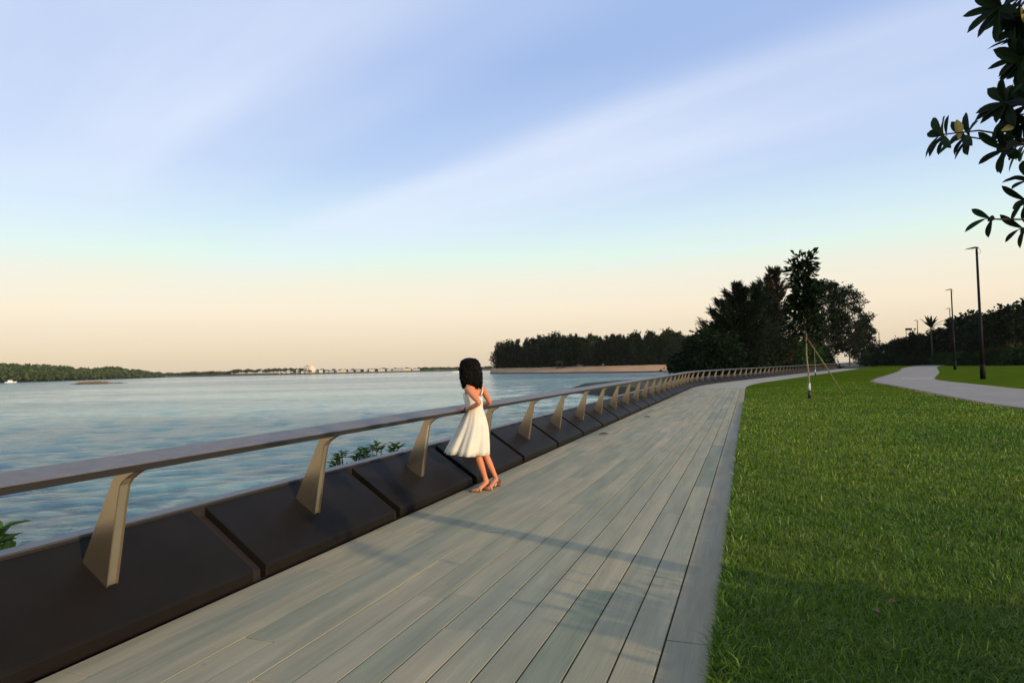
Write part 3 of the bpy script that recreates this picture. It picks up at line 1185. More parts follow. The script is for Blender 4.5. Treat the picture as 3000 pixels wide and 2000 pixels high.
# ------------------------------------------------------------------ trees and hedges at the back of the lawn
def back_trees():
    base = [broad_meshes(9., ell(.12, 4.2, low=.8), 85, 50, .95, .75, .28, 71, M['leaf_dark'], .18, .14),
            broad_meshes(9., ell(.2, 3.8, low=.7), 60, 50, .9, .85, .28, 72, M['leaf_dark'], .2, .2),
            broad_meshes(9., ell(.4, 4.4, low=.5), 52, 50, .9, .8, .3, 73, M['leaf_dark'], .17, .42, m_bark=M['bark_pale'])]
    labs = ['dark rounded tree in the row behind the lawn', 'dark loose-crowned tree in the row behind the lawn', 'tree with bare pale trunk and high dark crown behind the lawn']
    spots = [(2008, 790, 175, 1), (2035, 782, 170, 0), (2060, 778, 165, 1), (2085, 768, 160, 0), (2108, 764, 158, 1), (2130, 768, 155, 0), (2155, 758, 156, 1), (2180, 752, 154, 0),
             (2205, 756, 150, 1), (2228, 722, 146, 2), (2250, 735, 140, 0), (2268, 712, 132, 2), (2290, 704, 126, 2), (2312, 716, 136, 1), (2330, 694, 122, 2), (2352, 698, 128, 0), (2380, 690, 126, 1), (2410, 690, 132, 0)]
    g = random.Random(4)
    for x, y, d, k in spots:
        h = height_for(x, y, d, LAWN_Z)
        s = h / 9. * g.uniform(.80, .97)
        put_tree('background_tree', labs[k], 'tree', base[k], ground_at(x, d, LAWN_Z), g.uniform(0, 6), (s * g.uniform(.85, 1.1), s * g.uniform(.85, 1.1), s), 'trees behind the lawn')
    hb = [broad_meshes(2.2, ell(.02, 2.1, low=.95), 40, 46, .55, .30, .32, 81, M['leaf_mid'], .05, .03),
          broad_meshes(2.2, ell(.02, 2.4, low=.95), 40, 46, .55, .30, .32, 82, M['leaf_dark'], .05, .03)]
    hl = ['low green hedge bush at the foot of the trees behind the lawn', 'low dark hedge bush at the foot of the trees behind the lawn']
    for i, x in enumerate(range(1990, 2420, 17)):
        d = 168 - (x - 1990) * .12 + g.uniform(-3, 3) - (12 if x > 2200 else 0)
        k = 1 if g.random() < .4 else 0
        put_tree('hedge_bush', hl[k], 'bush', hb[k], ground_at(x, d, LAWN_Z), g.uniform(0, 6), g.uniform(.85, 1.35), 'hedge bushes behind the lawn', ('stem', 'foliage'))
    # palm with stiff spiky fronds
    p = ground_at(2142, 148, LAWN_Z)
    h = height_for(2142, 752, 148, LAWN_Z)
    o = empty('palm_tree', p)
    tag(o, 'palm with stiff spiky fronds standing above the trees behind the lawn', 'palm')
    MB().tube([(0, 0, 0), (.1, 0, h * .5), (0, 0, h)], [.2, .17, .14], 8).build('trunk', M['bark'], o, True)
    gg = np.random.default_rng(9)
    for i in range(13):
        a = i * 2.399
        L = gg.uniform(2.4, 4.4)
        u = gg.uniform(.35, 1.7)
        d = np.array([math.cos(a), math.sin(a), u])
        d /= np.linalg.norm(d)
        v, f = [], []
        for k in range(6):
            q = k / 5
            c = np.array([0, 0, h]) + d * L * q - np.array([0, 0, .22 * L * q * q])
            w = .26 * math.sin(math.pi * min(1, .15 + q * .85)) + .02
            sd_ = np.cross(d, (0, 0, 1))
            sd_ /= np.linalg.norm(sd_)
            v += [c - sd_ * w, c + np.array([0, 0, .08]), c + sd_ * w]
        for k in range(5):
            a0 = k * 3
            f += [(a0, a0 + 1, a0 + 4, a0 + 3), (a0 + 1, a0 + 2, a0 + 5, a0 + 4)]
        MB().add(v, f).build('frond', M['leaf_dark'], o)
    # board on a post seen over the trees
    q = disp(2087, 756, 170)
    b = empty('sign_board', (q[0], q[1], LAWN_Z))
    tag(b, 'small dark rectangular board on posts showing over the tree line', 'board')
    z = q[2]
    MB().box(-.85, .85, -.06, .06, z - .25, z + .3).build('board', M['black'], b)
    for s in (-.6, .6):
        MB().box(s - .05, s + .05, .062, .16, 0, z + .1).build('post', M['black'], b)


back_trees()


# ------------------------------------------------------------------ island with its beach
def island():
    wl = [(1435, 1095), (1441, 1094.3), (1490, 1094.4), (1530, 1094), (1590, 1093.6), (1658, 1093), (1720, 1092.5), (1785, 1092), (1850, 1091), (1913, 1090), (1970, 1088.6), (2028, 1087), (2090, 1085), (2160, 1083)]
    cols = []
    for x, y in wl:
        p = at_z(x, y, WATER_Z)
        u = p[:2] / np.linalg.norm(p[:2])
        cols.append((p[:2], u))
    offs = [(-5, -2.2), (0, -1.48), (2.0, -1.0), (9, .3), (16, 1.2), (24, 1.6), (60, 1.8), (80, -2.5)]
    root = None

    def sheet(name, i0, i1, m, dz=0.):
        v, f = [], []
        n = i1 - i0
        for ci, (p, u) in enumerate(cols):
            k = .25 if ci == 0 else 1.
            for q, z in offs[i0:i1]:
                zz = z + dz
                if ci == 0:
                    zz = min(zz, -1.45)
                v.append((*(p + u * q * k), zz))
        for i in range(len(cols) - 1):
            for k in range(n - 1):
                a = i * n + k
                f.append((a, a + n, a + n + 1, a + 1))
        return tag(MB().add(v, f).build(name, m, None, True), kind='structure')
    sheet('beach_waterline', 0, 3, M['wet'])
    sheet('sandy_beach', 2, 6, M['sand'])
    sheet('island_ground', 5, 8, M['soil'])
    # trees
    ms = []
    for i in range(6):
        ms.append(cas_meshes(14., 2.5 + .25 * (i % 3), 91 + i, M['leaf_isl' if i % 2 else 'leaf_isl2'], 46, 60, 1.5, .12, .0, .75 + .2 * (i % 3), .2, .1 * i - .2, .2))
    ms += [broad_meshes(12., ell(.02, 3.6, low=.9), 60, 40, 1.3, 1.0, .34, 97 + i, M['leaf_isl' if i else 'leaf_isl2'], .2, .03) for i in range(2)]
    g = random.Random(8)
    skyline = [(1140, 800), (1150, 790), (1200, 779), (1250, 772), (1330, 768), (1380, 774), (1420, 766), (1450, 765), (1480, 772), (1505, 762), (1540, 768), (1580, 768), (1625, 778)]
    sx, sy = zip(*skyline)
    kinds = {'leaf_isl': 'dark green', 'leaf_isl2': 'paler olive-green'}
    for row, cnt in ((0, 30), (1, 34), (2, 26)):
        for x in np.linspace(1150, 1625, cnt):
            x = x + g.uniform(-5, 5)
            c = np.interp(x * 3000 / 2352, [w[0] for w in wl], [np.linalg.norm(cc[0]) for cc in cols])
            ray_ = disp(x, 840, 1.)[:2]
            ray_ = ray_ / np.linalg.norm(ray_)
            dist = c + 24 + row * 13 + g.uniform(-2, 3)
            p = ray_ * dist
            zt = disp(x, np.interp(x, sx, sy) + (g.uniform(-6, 12) if row else g.uniform(-2, 20)), p[1])[2]
            k = g.choice([0, 1, 2, 3, 4, 5, 1, 3, 5, 6, 7])
            H = 14. if k < 6 else 12.
            s = (zt - 1.5) / H
            w_ = s * g.uniform(.85, 1.15)
            col_ = 'paler olive-green' if k in (0, 2, 4, 6) else 'dark green'
            shp = 'feathery pointed' if k < 6 else 'rounded'
            where = 'at the front edge of' if row == 0 else 'behind the front row of'
            put_tree('island_tree', '%s %s tree %s the stand on the sandy island' % (col_, shp, where), 'tree', ms[k], (p[0], p[1], 1.5), g.uniform(0, 6), (w_, w_, s), 'trees on the sandy island')
    # bushes along the top of the beach
    bm_ = [broad_meshes(2.4, ell(.02, 2.2, low=.95), 26, 30, .8, .6, .35, 111, M['leaf_isl'], .06, .03)]
    for x in list(range(1150, 1330, 14)) + list(range(1350, 1600, 22)):
        c = np.interp(x * 3000 / 2352, [w[0] for w in wl], [np.linalg.norm(cc[0]) for cc in cols])
        ray_ = disp(x, 840, 1.)[:2]
        ray_ = ray_ / np.linalg.norm(ray_)
        p = ray_ * (c + 20.5 + g.uniform(-1, 3))
        put_tree('beach_bush', 'low dark bush at the top of the sandy beach', 'bush', bm_[0], (p[0], p[1], 1.35), g.uniform(0, 6), g.uniform(.7, 1.4), 'bushes along the beach', ('stem', 'foliage'))
    # little open shelter on the beach
    p = at_z(1640, 1078, .05)
    p = np.array([*(p[:2] / np.linalg.norm(p[:2]) * 315), .9])
    o = empty('beach_shelter', p)
    tag(o, 'small open wooden shelter with flat roof on the sandy beach', 'shelter')
    for sx_ in (-1, 1):
        for sy_ in (-1, 1):
            MB().box(sx_ * 1.3 - .15, sx_ * 1.3 + .15, sy_ * 1. - .15, sy_ * 1. + .15, -.4, 2.4).build('post', M['bark'], o)
    MB().prism([(-1.9, 2.42), (1.9, 2.42), (1.6, 2.9), (0, 3.3), (-1.6, 2.9)], -1.5, 1.5, 'xz').build('roof', M['bark'], o)
    MB().box(-1.2, 1.2, -.8, .8, .5, .65).build('bench', M['bark'], o)


island()


# ------------------------------------------------------------------ far shore
def radial(xd, dist):
    d = disp(xd, 840, 1.)[:2]
    return d / np.linalg.norm(d) * dist


def dome_cloud(pts, rad, g, per, leaf):
    """many leafy crowns merged into one far wood"""
    Q = []
    for p, r in zip(pts, rad):
        m = per
        v = g.normal(size=(m, 3))
        v /= np.linalg.norm(v, axis=1, keepdims=True)
        v[:, 2] = np.abs(v[:, 2])
        c = p + v * r * np.array([1, 1, .85]) * g.uniform(.85, 1.05, (m, 1))
        d = v + g.normal(size=(m, 3)) * .8
        L = leaf * g.uniform(.7, 1.4, m)
        Q.append(leaf_quads(c, d, L, L * .4, g, .1))
    return np.concatenate(Q)


def far_shore():
    # near wooded point on the left: (px, waterline distance, canopy-top pixel row)
    prof = [(-120, 600, 838), (-40, 620, 837), (0, 650, 838), (45, 670, 841), (95, 700, 841), (140, 740, 844), (190, 800, 848), (225, 850, 847), (265, 900, 845), (300, 960, 850), (335, 1020, 854), (372, 1080, 860)]
    cx = [a[0] for a in prof]
    v, f = [], []
    offs = [(-12, -2.5), (0, -1.45), (12, .3), (60, 2.), (160, 3.), (200, -3)]
    for x, d, yt in prof:
        for q, z in offs:
            p = radial(x, d + q)
            v.append((p[0], p[1], z))
    n = len(offs)
    for i in range(len(prof) - 1):
        for k in range(n - 1):
            a = i * n + k
            f.append((a, a + n, a + n + 1, a + 1))
    tag(MB().add(v, f).build('wooded_point', M['soil'], None, True), kind='structure')
    g = np.random.default_rng(15)
    pts, rad = [], []
    for i in range(520):
        x = g.uniform(-115, 368)
        d = np.interp(x, cx, [a[1] for a in prof])
        yt = np.interp(x, cx, [a[2] for a in prof]) + g.uniform(-2, 5)
        back = g.uniform(4, 120) if i % 3 else g.uniform(3, 14)
        p = radial(x, d + back)
        zt = disp(x, yt, p[1])[2]
        r = g.uniform(3.2, 6.2)
        k = 1 if back > 50 else (.35 + .65 * (back / 50)) * g.uniform(.75, 1.1)
        z = max(.5, (zt - r * .85) * min(1, k))
        for zz in np.arange(1., z, 4.):
            pts.append((p[0], p[1], zz))
            rad.append(r * 1.05)
        pts.append((p[0], p[1], z))
        rad.append(r)
    o = link('wooded_hill', quads_mesh('wooded_hill', dome_cloud(np.array(pts), np.array(rad), g, 60, 2.3), M['leaf_hill']))
    tag(o, 'dense green woodland covering the low point across the water', 'woodland', kind='stuff')
    # flat shore further off
    prof2 = [(250, 1150), (330, 1180), (450, 1080), (600, 1010), (700, 960), (850, 940), (950, 960), (1050, 985), (1150, 1000), (1250, 1020)]
    c2 = [a[0] for a in prof2]
    v, f = [], []
    offs = [(-10, -2.5), (0, -1.45), (8, .6), (40, 1.2), (400, 2.), (430, -3)]
    for x, d in prof2:
        for q, z in offs:
            p = radial(x, d + q)
            v.append((p[0], p[1], z))
    n = len(offs)
    for i in range(len(prof2) - 1):
        for k in range(n - 1):
            a = i * n + k
            f.append((a, a + n, a + n + 1, a + 1))
    tag(MB().add(v, f).build('far_shore_land', M['far_land'], None, True), kind='structure')
    pts, rad = [], []
    hx = [250, 330, 420, 470, 520, 540, 600, 640, 690, 730, 800, 900, 950, 1000, 1050, 1250]
    hy = [4.5, 4.5, 3.2, 4.2, 3.2, 5.8, 5.8, 6.2, 5.5, 3.2, 2.2, 2.6, 3.0, 2.8, 2.6, 2.4]
    for i in range(900):
        x = g.uniform(250, 1240)
        d = np.interp(x, c2, [a[1] for a in prof2]) + g.uniform(6, 60)
        if 715 < x < 960:
            d += 30
        p = radial(x, d)
        r = g.uniform(1.4, 2.6)
        pts.append((p[0], p[1], max(.3, np.interp(x, hx, hy) - 1.5 + g.normal(0, .7))))
        rad.append(r)
    o = link('far_shore_trees', quads_mesh('far_shore_trees', dome_cloud(np.array(pts), np.array(rad), g, 34, 1.6), M['leaf_far']))
    tag(o, 'thin pale line of trees along the far flat shore', 'trees', kind='stuff')

    def place(x, extra=0.):
        d = np.interp(x, c2, [a[1] for a in prof2]) + 8 + extra
        p = radial(x, d)
        return p, math.atan2(-p[0], p[1])
    # buildings
    gr = random.Random(3)
    kinds = [('white', 'low white waterfront block with a row of dark windows on the far shore'),
             ('cream', 'low cream building with dark windows on the far shore'),
             ('greyb', 'low grey shed with dark openings on the far shore')]
    rows = [(642, 5, 4), (652, 7, 4.6), (664, 6, 4.4), (676, 6, 4.8), (686, 7, 5), (694, 4, 4), (738, 8, 4.2), (750, 7, 3.8), (762, 9, 3.4), (776, 9, 3.8), (790, 12, 3.8), (806, 11, 3.4), (822, 9, 3.6), (838, 8, 5.2), (853, 11, 4.2),
            (875, 14, 3.6), (895, 9, 3.4), (915, 20, 4.4), (937, 18, 4.6), (958, 16, 4.6), (978, 14, 4.0), (1000, 12, 3.2)]
    for i, (x, w, h) in enumerate(rows):
        k = gr.choice([0, 1, 2, 2])
        x += gr.uniform(-3, 3)
        p, rz = place(x, gr.uniform(0, 8))
        o = empty('waterfront_building', (p[0], p[1], .2), rz)
        tag(o, kinds[k][1], 'building', 'small buildings on the far shore')
        w *= .66
        h *= gr.uniform(.5, 1.0)
        dp = 4.
        MB().box(-w / 2, w / 2, 0, dp, -.5, h).build('wall', M[kinds[k][0]], o)
        MB().prism([(-w / 2 - .3, h + .002), (w / 2 + .3, h + .002), (w / 2, h + .45), (-w / 2, h + .45)], -.3, dp + .3, 'xz').build('roof', M['roof'], o)
        nw = max(2, int(w / 2))
        for j in range(nw):
            c = -w / 2 + (j + .5) * w / nw
            MB().box(c - .35, c + .35, -.06, .02, h * .45, h * .75).build('window', M['glass'], o)
    # domed pale building
    p, rz = place(711, 2)
    o = empty('domed_building', (p[0], p[1], .2), rz)
    tag(o, 'large cream domed building with a tan panel at the far waterfront', 'building')
    prof3 = [(8.2, 0), (8.6, 3.5), (8.4, 6.0), (7.2, 8.4), (5.2, 10.2), (2.6, 11.2), (0.02, 11.5)]
    v, f = [], []
    ns = 24
    for r_, z in prof3:
        for k in range(ns):
            a = 2 * math.pi * k / ns
            v.append((r_ * math.cos(a), r_ * .8 * math.sin(a) + 6, z))
    for i in range(len(prof3) - 1):
        for k in range(ns):
            f.append((i * ns + k, i * ns + (k + 1) % ns, (i + 1) * ns + (k + 1) % ns, (i + 1) * ns + k))
    MB().add(v, f).build('dome', M['cream'], o, True)
    MB().box(-2.2, 1.2, -.6, 2.6, 7.2, 11.4).build('gable_panel', M['tan'], o)
    for c in (-9.5, 9.5):
        MB().box(c - 1.6, c + 1.6, 1, 5, -.4, 3.2).build('annex', M['greyb'], o)
    MB().box(-5, 5, -1.0, -.4, -.4, 1.8).build('base_wall', M['greyb'], o)
    # rocky islet with dry reeds
    c = at_z(300, 1124, WATER_Z)
    isl = empty('rocky_islet', (c[0], c[1], WATER_Z), math.atan2(-c[0], c[1]) * .6)
    tag(isl, 'low rocky islet with dry tan reeds lying in the water', 'islet')
    g2 = np.random.default_rng(77)
    v, f = [], []
    nx, ny = 40, 9
    for i in range(nx):
        u = i / (nx - 1) * 2 - 1
        for j in range(ny):
            q = j / (ny - 1) * 2 - 1
            hgt = max(-.6, (1 - u * u) ** .5 * (1 - q * q) * (1.0 if u < .1 else .55) + g2.normal(0, .14) - .18) + (.25 if -.7 < u < .15 else 0) * (1 - q * q)
            v.append((u * 10.5 - 1, q * 3.2 * (1 - .5 * u * u), hgt))
    for i in range(nx - 1):
        for j in range(ny - 1):
            a = i * ny + j
            f.append((a, a + ny, a + ny + 1, a + 1))
    MB().add(v, f).build('rock', M['rock'], isl)
    m = 900
    cx_ = g2.uniform(-9, 2.2, m)
    base = np.stack([cx_, g2.uniform(-1.6, 1.6, m), np.full(m, .35)], -1)
    d = np.stack([g2.normal(0, .25, m), g2.normal(0, .25, m), np.ones(m)], -1)
    L = g2.uniform(.5, 1.25, m)
    link('reeds', quads_mesh('reeds', leaf_quads(base, d, L, np.full(m, .07), g2, .05), M['reed']), isl)
    # boats
    def boat(x, y, ln, label, cabin=True):
        p = at_z(x, y, WATER_Z)
        o = empty('motor_boat', (p[0], p[1], WATER_Z), R(10) + math.atan2(-p[0], p[1]))
        tag(o, label, 'boat', 'small boats on the water')
        w = ln * .17
        pts = [(-.5, -1), (.25, -1), (.5, 0), (.25, 1), (-.5, 1)]
        v = [(a * ln * .92, b * w * .7, -.15) for a, b in pts] + [(a * ln, b * w, .75 + (.25 if a > .4 else 0)) for a, b in pts]
        f = [(4, 3, 2, 1, 0), (5, 6, 7, 8, 9)] + [(i, (i + 1) % 5, 5 + (i + 1) % 5, 5 + i) for i in range(5)]
        MB().add(v, f).build('hull', M['hull'], o)
        if cabin:
            c_ = MB().prism([(-.25 * ln, .76), (.18 * ln, .76), (.08 * ln, 1.9), (-.22 * ln, 1.9)], -w * .6, w * .6, 'xz').build('cabin', M['hull'], o)
            MB().box(-.15 * ln, .05 * ln, -w * .6 - .02, w * .6 + .02, 1.25, 1.65).build('window', M['glass'], c_)
        else:
            MB().tube([(-.2 * ln, 0, .7), (-.2 * ln, 0, 2.2)], [.08, .06], 6).build('mast', M['black'], o)
            MB().box(-.3 * ln, .1 * ln, -w * .8, w * .8, 2.2, 2.32).build('canopy', M['roof'], o)
    boat(7, 1119.5, 9., 'white motor boat moored closest to the wooded point')
    boat(31, 1120.5, 8., 'white motor boat lying outside the other moored off the wooded point')
    boat(1335, 1090, 6., 'small open boat with a flat canopy out past the woman', False)


far_shore()


# ------------------------------------------------------------------ plants on the water side of the railing
def broad_leaf_geo(P0, d, L, w, nrm, m=4):
    """one shaped, folded leaf: verts, faces"""
    d = d / np.linalg.norm(d)
    sd_ = np.cross(d, nrm)
    sd_ /= np.linalg.norm(sd_) + 1e-9
    nn = np.cross(sd_, d)
    v, f = [], []
    for k in range(m + 1):
        q = k / m
        ww = w * (math.sin(math.pi * min(1., .02 + q ** 1.45 * .98)) ** .62 if 0 < k < m else .06)
        c = P0 + d * L * q - nn * (.16 * L * q * q)
        v += [c - sd_ * ww + nn * ww * .35, c, c + sd_ * ww + nn * ww * .35]
    for k in range(m):
        a = k * 3
        f += [(a, a + 1, a + 4, a + 3), (a + 1, a + 2, a + 5, a + 4)]
    return v, f


def leafy_plant(name, label, s, t, ztop, n, rad, L, seed, leafmat):
    g = np.random.default_rng(seed)
    z0 = -.25
    loc = Wd(s, t, z0)
    o = empty(name, loc)
    tag(o, label, 'plant', 'leafy plants behind the railing panels')
    H = ztop - z0
    stem, lv = MB(), MB()
    for i in range(n):
        a = g.uniform(0, 6.28)
        rr = rad * math.sqrt(g.random())
        tip = np.array([math.cos(a) * rr, math.sin(a) * rr, H * g.uniform(.66, .97)])
        stem.tube([(tip[0] * .25, tip[1] * .25, 0), tuple(tip * np.array([.7, .7, .6])), tuple(tip)], [.012, .009, .005], 4)
        for k in range(7):
            b = k * 2.4 + g.normal(0, .3)
            d = np.array([math.cos(b), math.sin(b), g.uniform(.1, .8)])
            v, f = broad_leaf_geo(tip + np.array([0, 0, -.05 * k / 7]), d, L * g.uniform(.7, 1.15), L * .24 * g.uniform(.8, 1.1), np.array([0, 0, 1.]))
            lv.add(v, f)
    stem.build('stem', M['bark'], o)
    me = bpy.data.meshes.new('foliage')
    me.from_pydata(lv.v, [], lv.f)
    me.materials.append(leafmat)
    link('foliage', me, o)


M['leaf_plant'] = m_leaf('leaf_plant', (.020, .055, .012), (.055, .13, .02), .25)
leafy_plant('leafy_plant', 'low green plant with broad leaves behind the panel nearest its brighter pair', -1.0, -1.05, .57, 24, .30, .11, 201, M['leaf_plant'])
leafy_plant('leafy_plant', 'green broad-leaved plant behind the railing just past the bracket, beside another', -.35, -1.05, .60, 26, .30, .11, 202, M['leaf_plant'])
leafy_plant('leafy_plant', 'broad-leaved plant poking above the ledge by the darkest panel', -4.95, -1.05, .66, 16, .25, .16, 203, M['leaf_plant'])


# ------------------------------------------------------------------ trees beside and behind the photographer's spot
def near_tree():
    base = np.array([5.2, 1.25, LAWN_Z])
    o = empty('overhanging_tree', base)
    tag(o, 'tree with large dark glossy leaves whose branches hang over the lawn', 'tree')
    g = np.random.default_rng(303)
    tb, lv, yl = MB(), MB(), MB()
    tp = [np.array(p) for p in [(0, 0, 0), (.03, .02, 1.2), (-.03, .08, 2.4), (.05, .2, 3.4), (.1, .3, 4.6), (.1, .3, 5.6)]]
    tb.tube(tp, [.12, .10, .095, .08, .05, .02], 10)

    def sprig(p, d, n=9, L=.16, spread=1.0, lst=None):
        """rosette of obovate leaves at a twig end"""
        d = d / np.linalg.norm(d)
        for k in range(n):
            a = k * 2.399 + g.normal(0, .25)
            rv = np.cross(d, [.2, .4, .9])
            rv /= np.linalg.norm(rv)
            r2 = np.cross(d, rv)
            dd = d * g.uniform(.15, .9) + (rv * math.cos(a) + r2 * math.sin(a)) * spread
            dd[2] -= .1
            v, f = broad_leaf_geo(p - d * .05 * (k / n), dd, L * g.uniform(.7, 1.2), L * .165 * g.uniform(.8, 1.2), d + np.array([0, 0, .4]), 7)
            (lst or lv).add(v, f)

    def branch(z0, target, sprigs, r=.022, nleaf=9, L=.16):
        a = np.array([np.interp(z0, [q[2] for q in tp], [q[0] for q in tp]), np.interp(z0, [q[2] for q in tp], [q[1] for q in tp]), z0])
        pts = limb_pts(a, target, g, 5, .025, .08)
        tb.tube(pts, [r * (1 - .8 * i / 5) + .003 for i in range(6)], 6)
        for tg in sprigs:
            tg = np.array(tg)
            st_ = pts[4] if np.linalg.norm(tg - pts[5]) < .9 else pts[3]
            st_ = min(pts, key=lambda q: np.linalg.norm(q - tg) + .15 * np.linalg.norm(q - pts[5]))
            tw = limb_pts(st_, tg, g, 3, .04)
            tb.tube(tw, [.007, .006, .005, .004], 5)
            sprig(tg, tw[-1] - tw[0], nleaf, L)
    D0 = 3.75

    def px(x, y, dd=0.):
        return at_d(x, y, D0 + dd) - base
    # the sprigs that reach into the view, by where they hang
    branch(2.2, px(3040, 420, .05), [px(2755, 395), px(2822, 398, .05), px(2935, 440), px(2985, 425, .1)], .02, 9, .15)
    branch(2.6, px(3080, 330, .1), [px(2955, 345, .1), px(2945, 300), px(2975, 270, .15), px(2990, 360, .05), px(3010, 300)], .02, 11, .17)
    branch(2.9, px(3090, 180, .1), [px(2992, 165), px(2995, 110, .1), px(3010, 60, .1), px(3010, 190)], .02, 11, .17)
    branch(3.1, px(3060, 10, .1), [px(2925, 22), px(2955, 45, .1), px(2985, -10, .1), px(2990, 75, .05)], .02, 12, .17)
    branch(1.9, px(3060, 650, .05), [px(2890, 640), px(2985, 672, .05)], .016, 4, .12)
    branch(1.9, px(3060, 575, .05), [px(3000, 590, .05), px(3010, 520)], .014, 6, .14)
    # rest of the crown, outside the view
    for i in range(46):
        a = g.uniform(R(-150), R(60)) if i % 3 else g.uniform(-3.1, 3.1)
        rr = g.uniform(.8, 2.4)
        zz = g.uniform(2.5, 6.2)
        tg = np.array([math.cos(a) * rr, math.sin(a) * rr, zz])
        if (tg[1] > 1.4 and tg[0] < 1.2) or tg[0] * .669 + tg[1] * .743 > .6:
            continue
        br = limb_pts(np.array([.05, .2, min(zz * .8, 5.0)]), tg, g, 4, .05, .05)
        tb.tube(br, [.03, .022, .016, .01, .006], 5)
        for _ in range(7):
            sprig(tg + g.normal(size=3) * .35, g.normal(size=3) + np.array([math.cos(a), math.sin(a), .2]), 9, .19)
    tb.build('trunk', M['bark'], o, True)
    me = bpy.data.meshes.new('crown')
    me.from_pydata(lv.v, [], lv.f)
    me.materials.append(M['leaf_near'])
    link('crown', me, o)
    # two yellowing leaves
    for P, d, L in ((px(2808, 412), np.array([.08, 0, 1.]), .13), (px(2932, 384, -.05), np.array([.9, 0, .35]), .09), (px(2990, 20, -.05), np.array([.3, 0, -1.]), .09)):
        v, f = broad_leaf_geo(P, d, L, L * .2, np.array([0, -1., .2]), 6)
        me = bpy.data.meshes.new('yellow_leaf')
        me.from_pydata([tuple(map(float, q)) for q in v], [], f)
        me.materials.append(M['leaf_yellow'])
        link('yellow_leaf', me, o)['label'] = 'yellowing leaf'
    # unseen low shrubs round its foot, added to shade the foreground grass
    for i, (x, y, h, r) in enumerate([(3.75, 1.3, .85, .75), (4.75, 1.4, .9, .8), (3.6, .5, .55, .6), (5.3, .7, .7, .8)]):
        put_tree('shade_shrub', 'unseen low leafy shrub added by the overhanging tree to shade the foreground grass', 'shrub',
                 broad_meshes(h, ell(.02, r, low=.95), 60, 60, .2, .11, .3, 310 + i, M['leaf_mid'], .02, .03), (x, y, LAWN_Z), 0, 1, 'added shade shrubs round the overhanging tree', ('stem', 'foliage'))


near_tree()


# ------------------------------------------------------------------ fallen leaves
def fallen(px, py, L, m, label, rz, z=.004):
    p = at_z(px, py, z)
    v, f = broad_leaf_geo(np.zeros(3), np.array([math.cos(rz), math.sin(rz), .12]), L, L * .3, np.array([0, 0, 1.]), 4)
    me = bpy.data.meshes.new('fallen_leaf')
    me.from_pydata([tuple(map(float, q)) for q in v], [], f)
    me.materials.append(m)
    o = link('fallen_leaf', me, None, (p[0], p[1], p[2] + .012))
    tag(o, label, 'leaf')


fallen(1752, 1273, .24, M['dark_leaf'], 'dark dry leaf lying on the boards past the woman, closer to the panels', R(5))
fallen(1884, 1222, .2, M['dark_leaf'], 'dark dry leaf lying farther along the deck toward the bend', R(-10))
fallen(2602, 1770, .085, M['dry_leaf'], 'rust-brown leaf lying in the dark foreground grass', R(20), .02)
fallen(2578, 1800, .06, M['dry_leaf'], 'small pinkish-brown dry leaf beside the rust-brown one in the grass', R(100), .025)


# ------------------------------------------------------------------ the woman at the railing
def skin_mesh(name, verts, edges, radii, root, mtl, sub=2):
    me = bpy.data.meshes.new(name)
    me.from_pydata([tuple(map(float, q)) for q in verts], edges, [])
    o = bpy.data.objects.new(name, me)
    COL.objects.link(o)
    o.modifiers.new('Skin', 'SKIN')
    o.modifiers['Skin'].use_smooth_shade = True
    for i, r_ in enumerate(radii):
        sk = me.skin_vertices[0].data[i]
        sk.radius = r_ if isinstance(r_, tuple) else (r_, r_)
        sk.use_root = i in root
    ss = o.modifiers.new('Sub', 'SUBSURF')
    ss.levels = sub
    ss.render_levels = sub
    dg = bpy.context.evaluated_depsgraph_get()
    new = bpy.data.meshes.new_from_object(o.evaluated_get(dg))
    new.name = name
    bpy.data.objects.remove(o)
    new.materials.clear()
    new.materials.append(mtl)
    new.polygons.foreach_set('use_smooth', [True] * len(new.polygons))
    return new


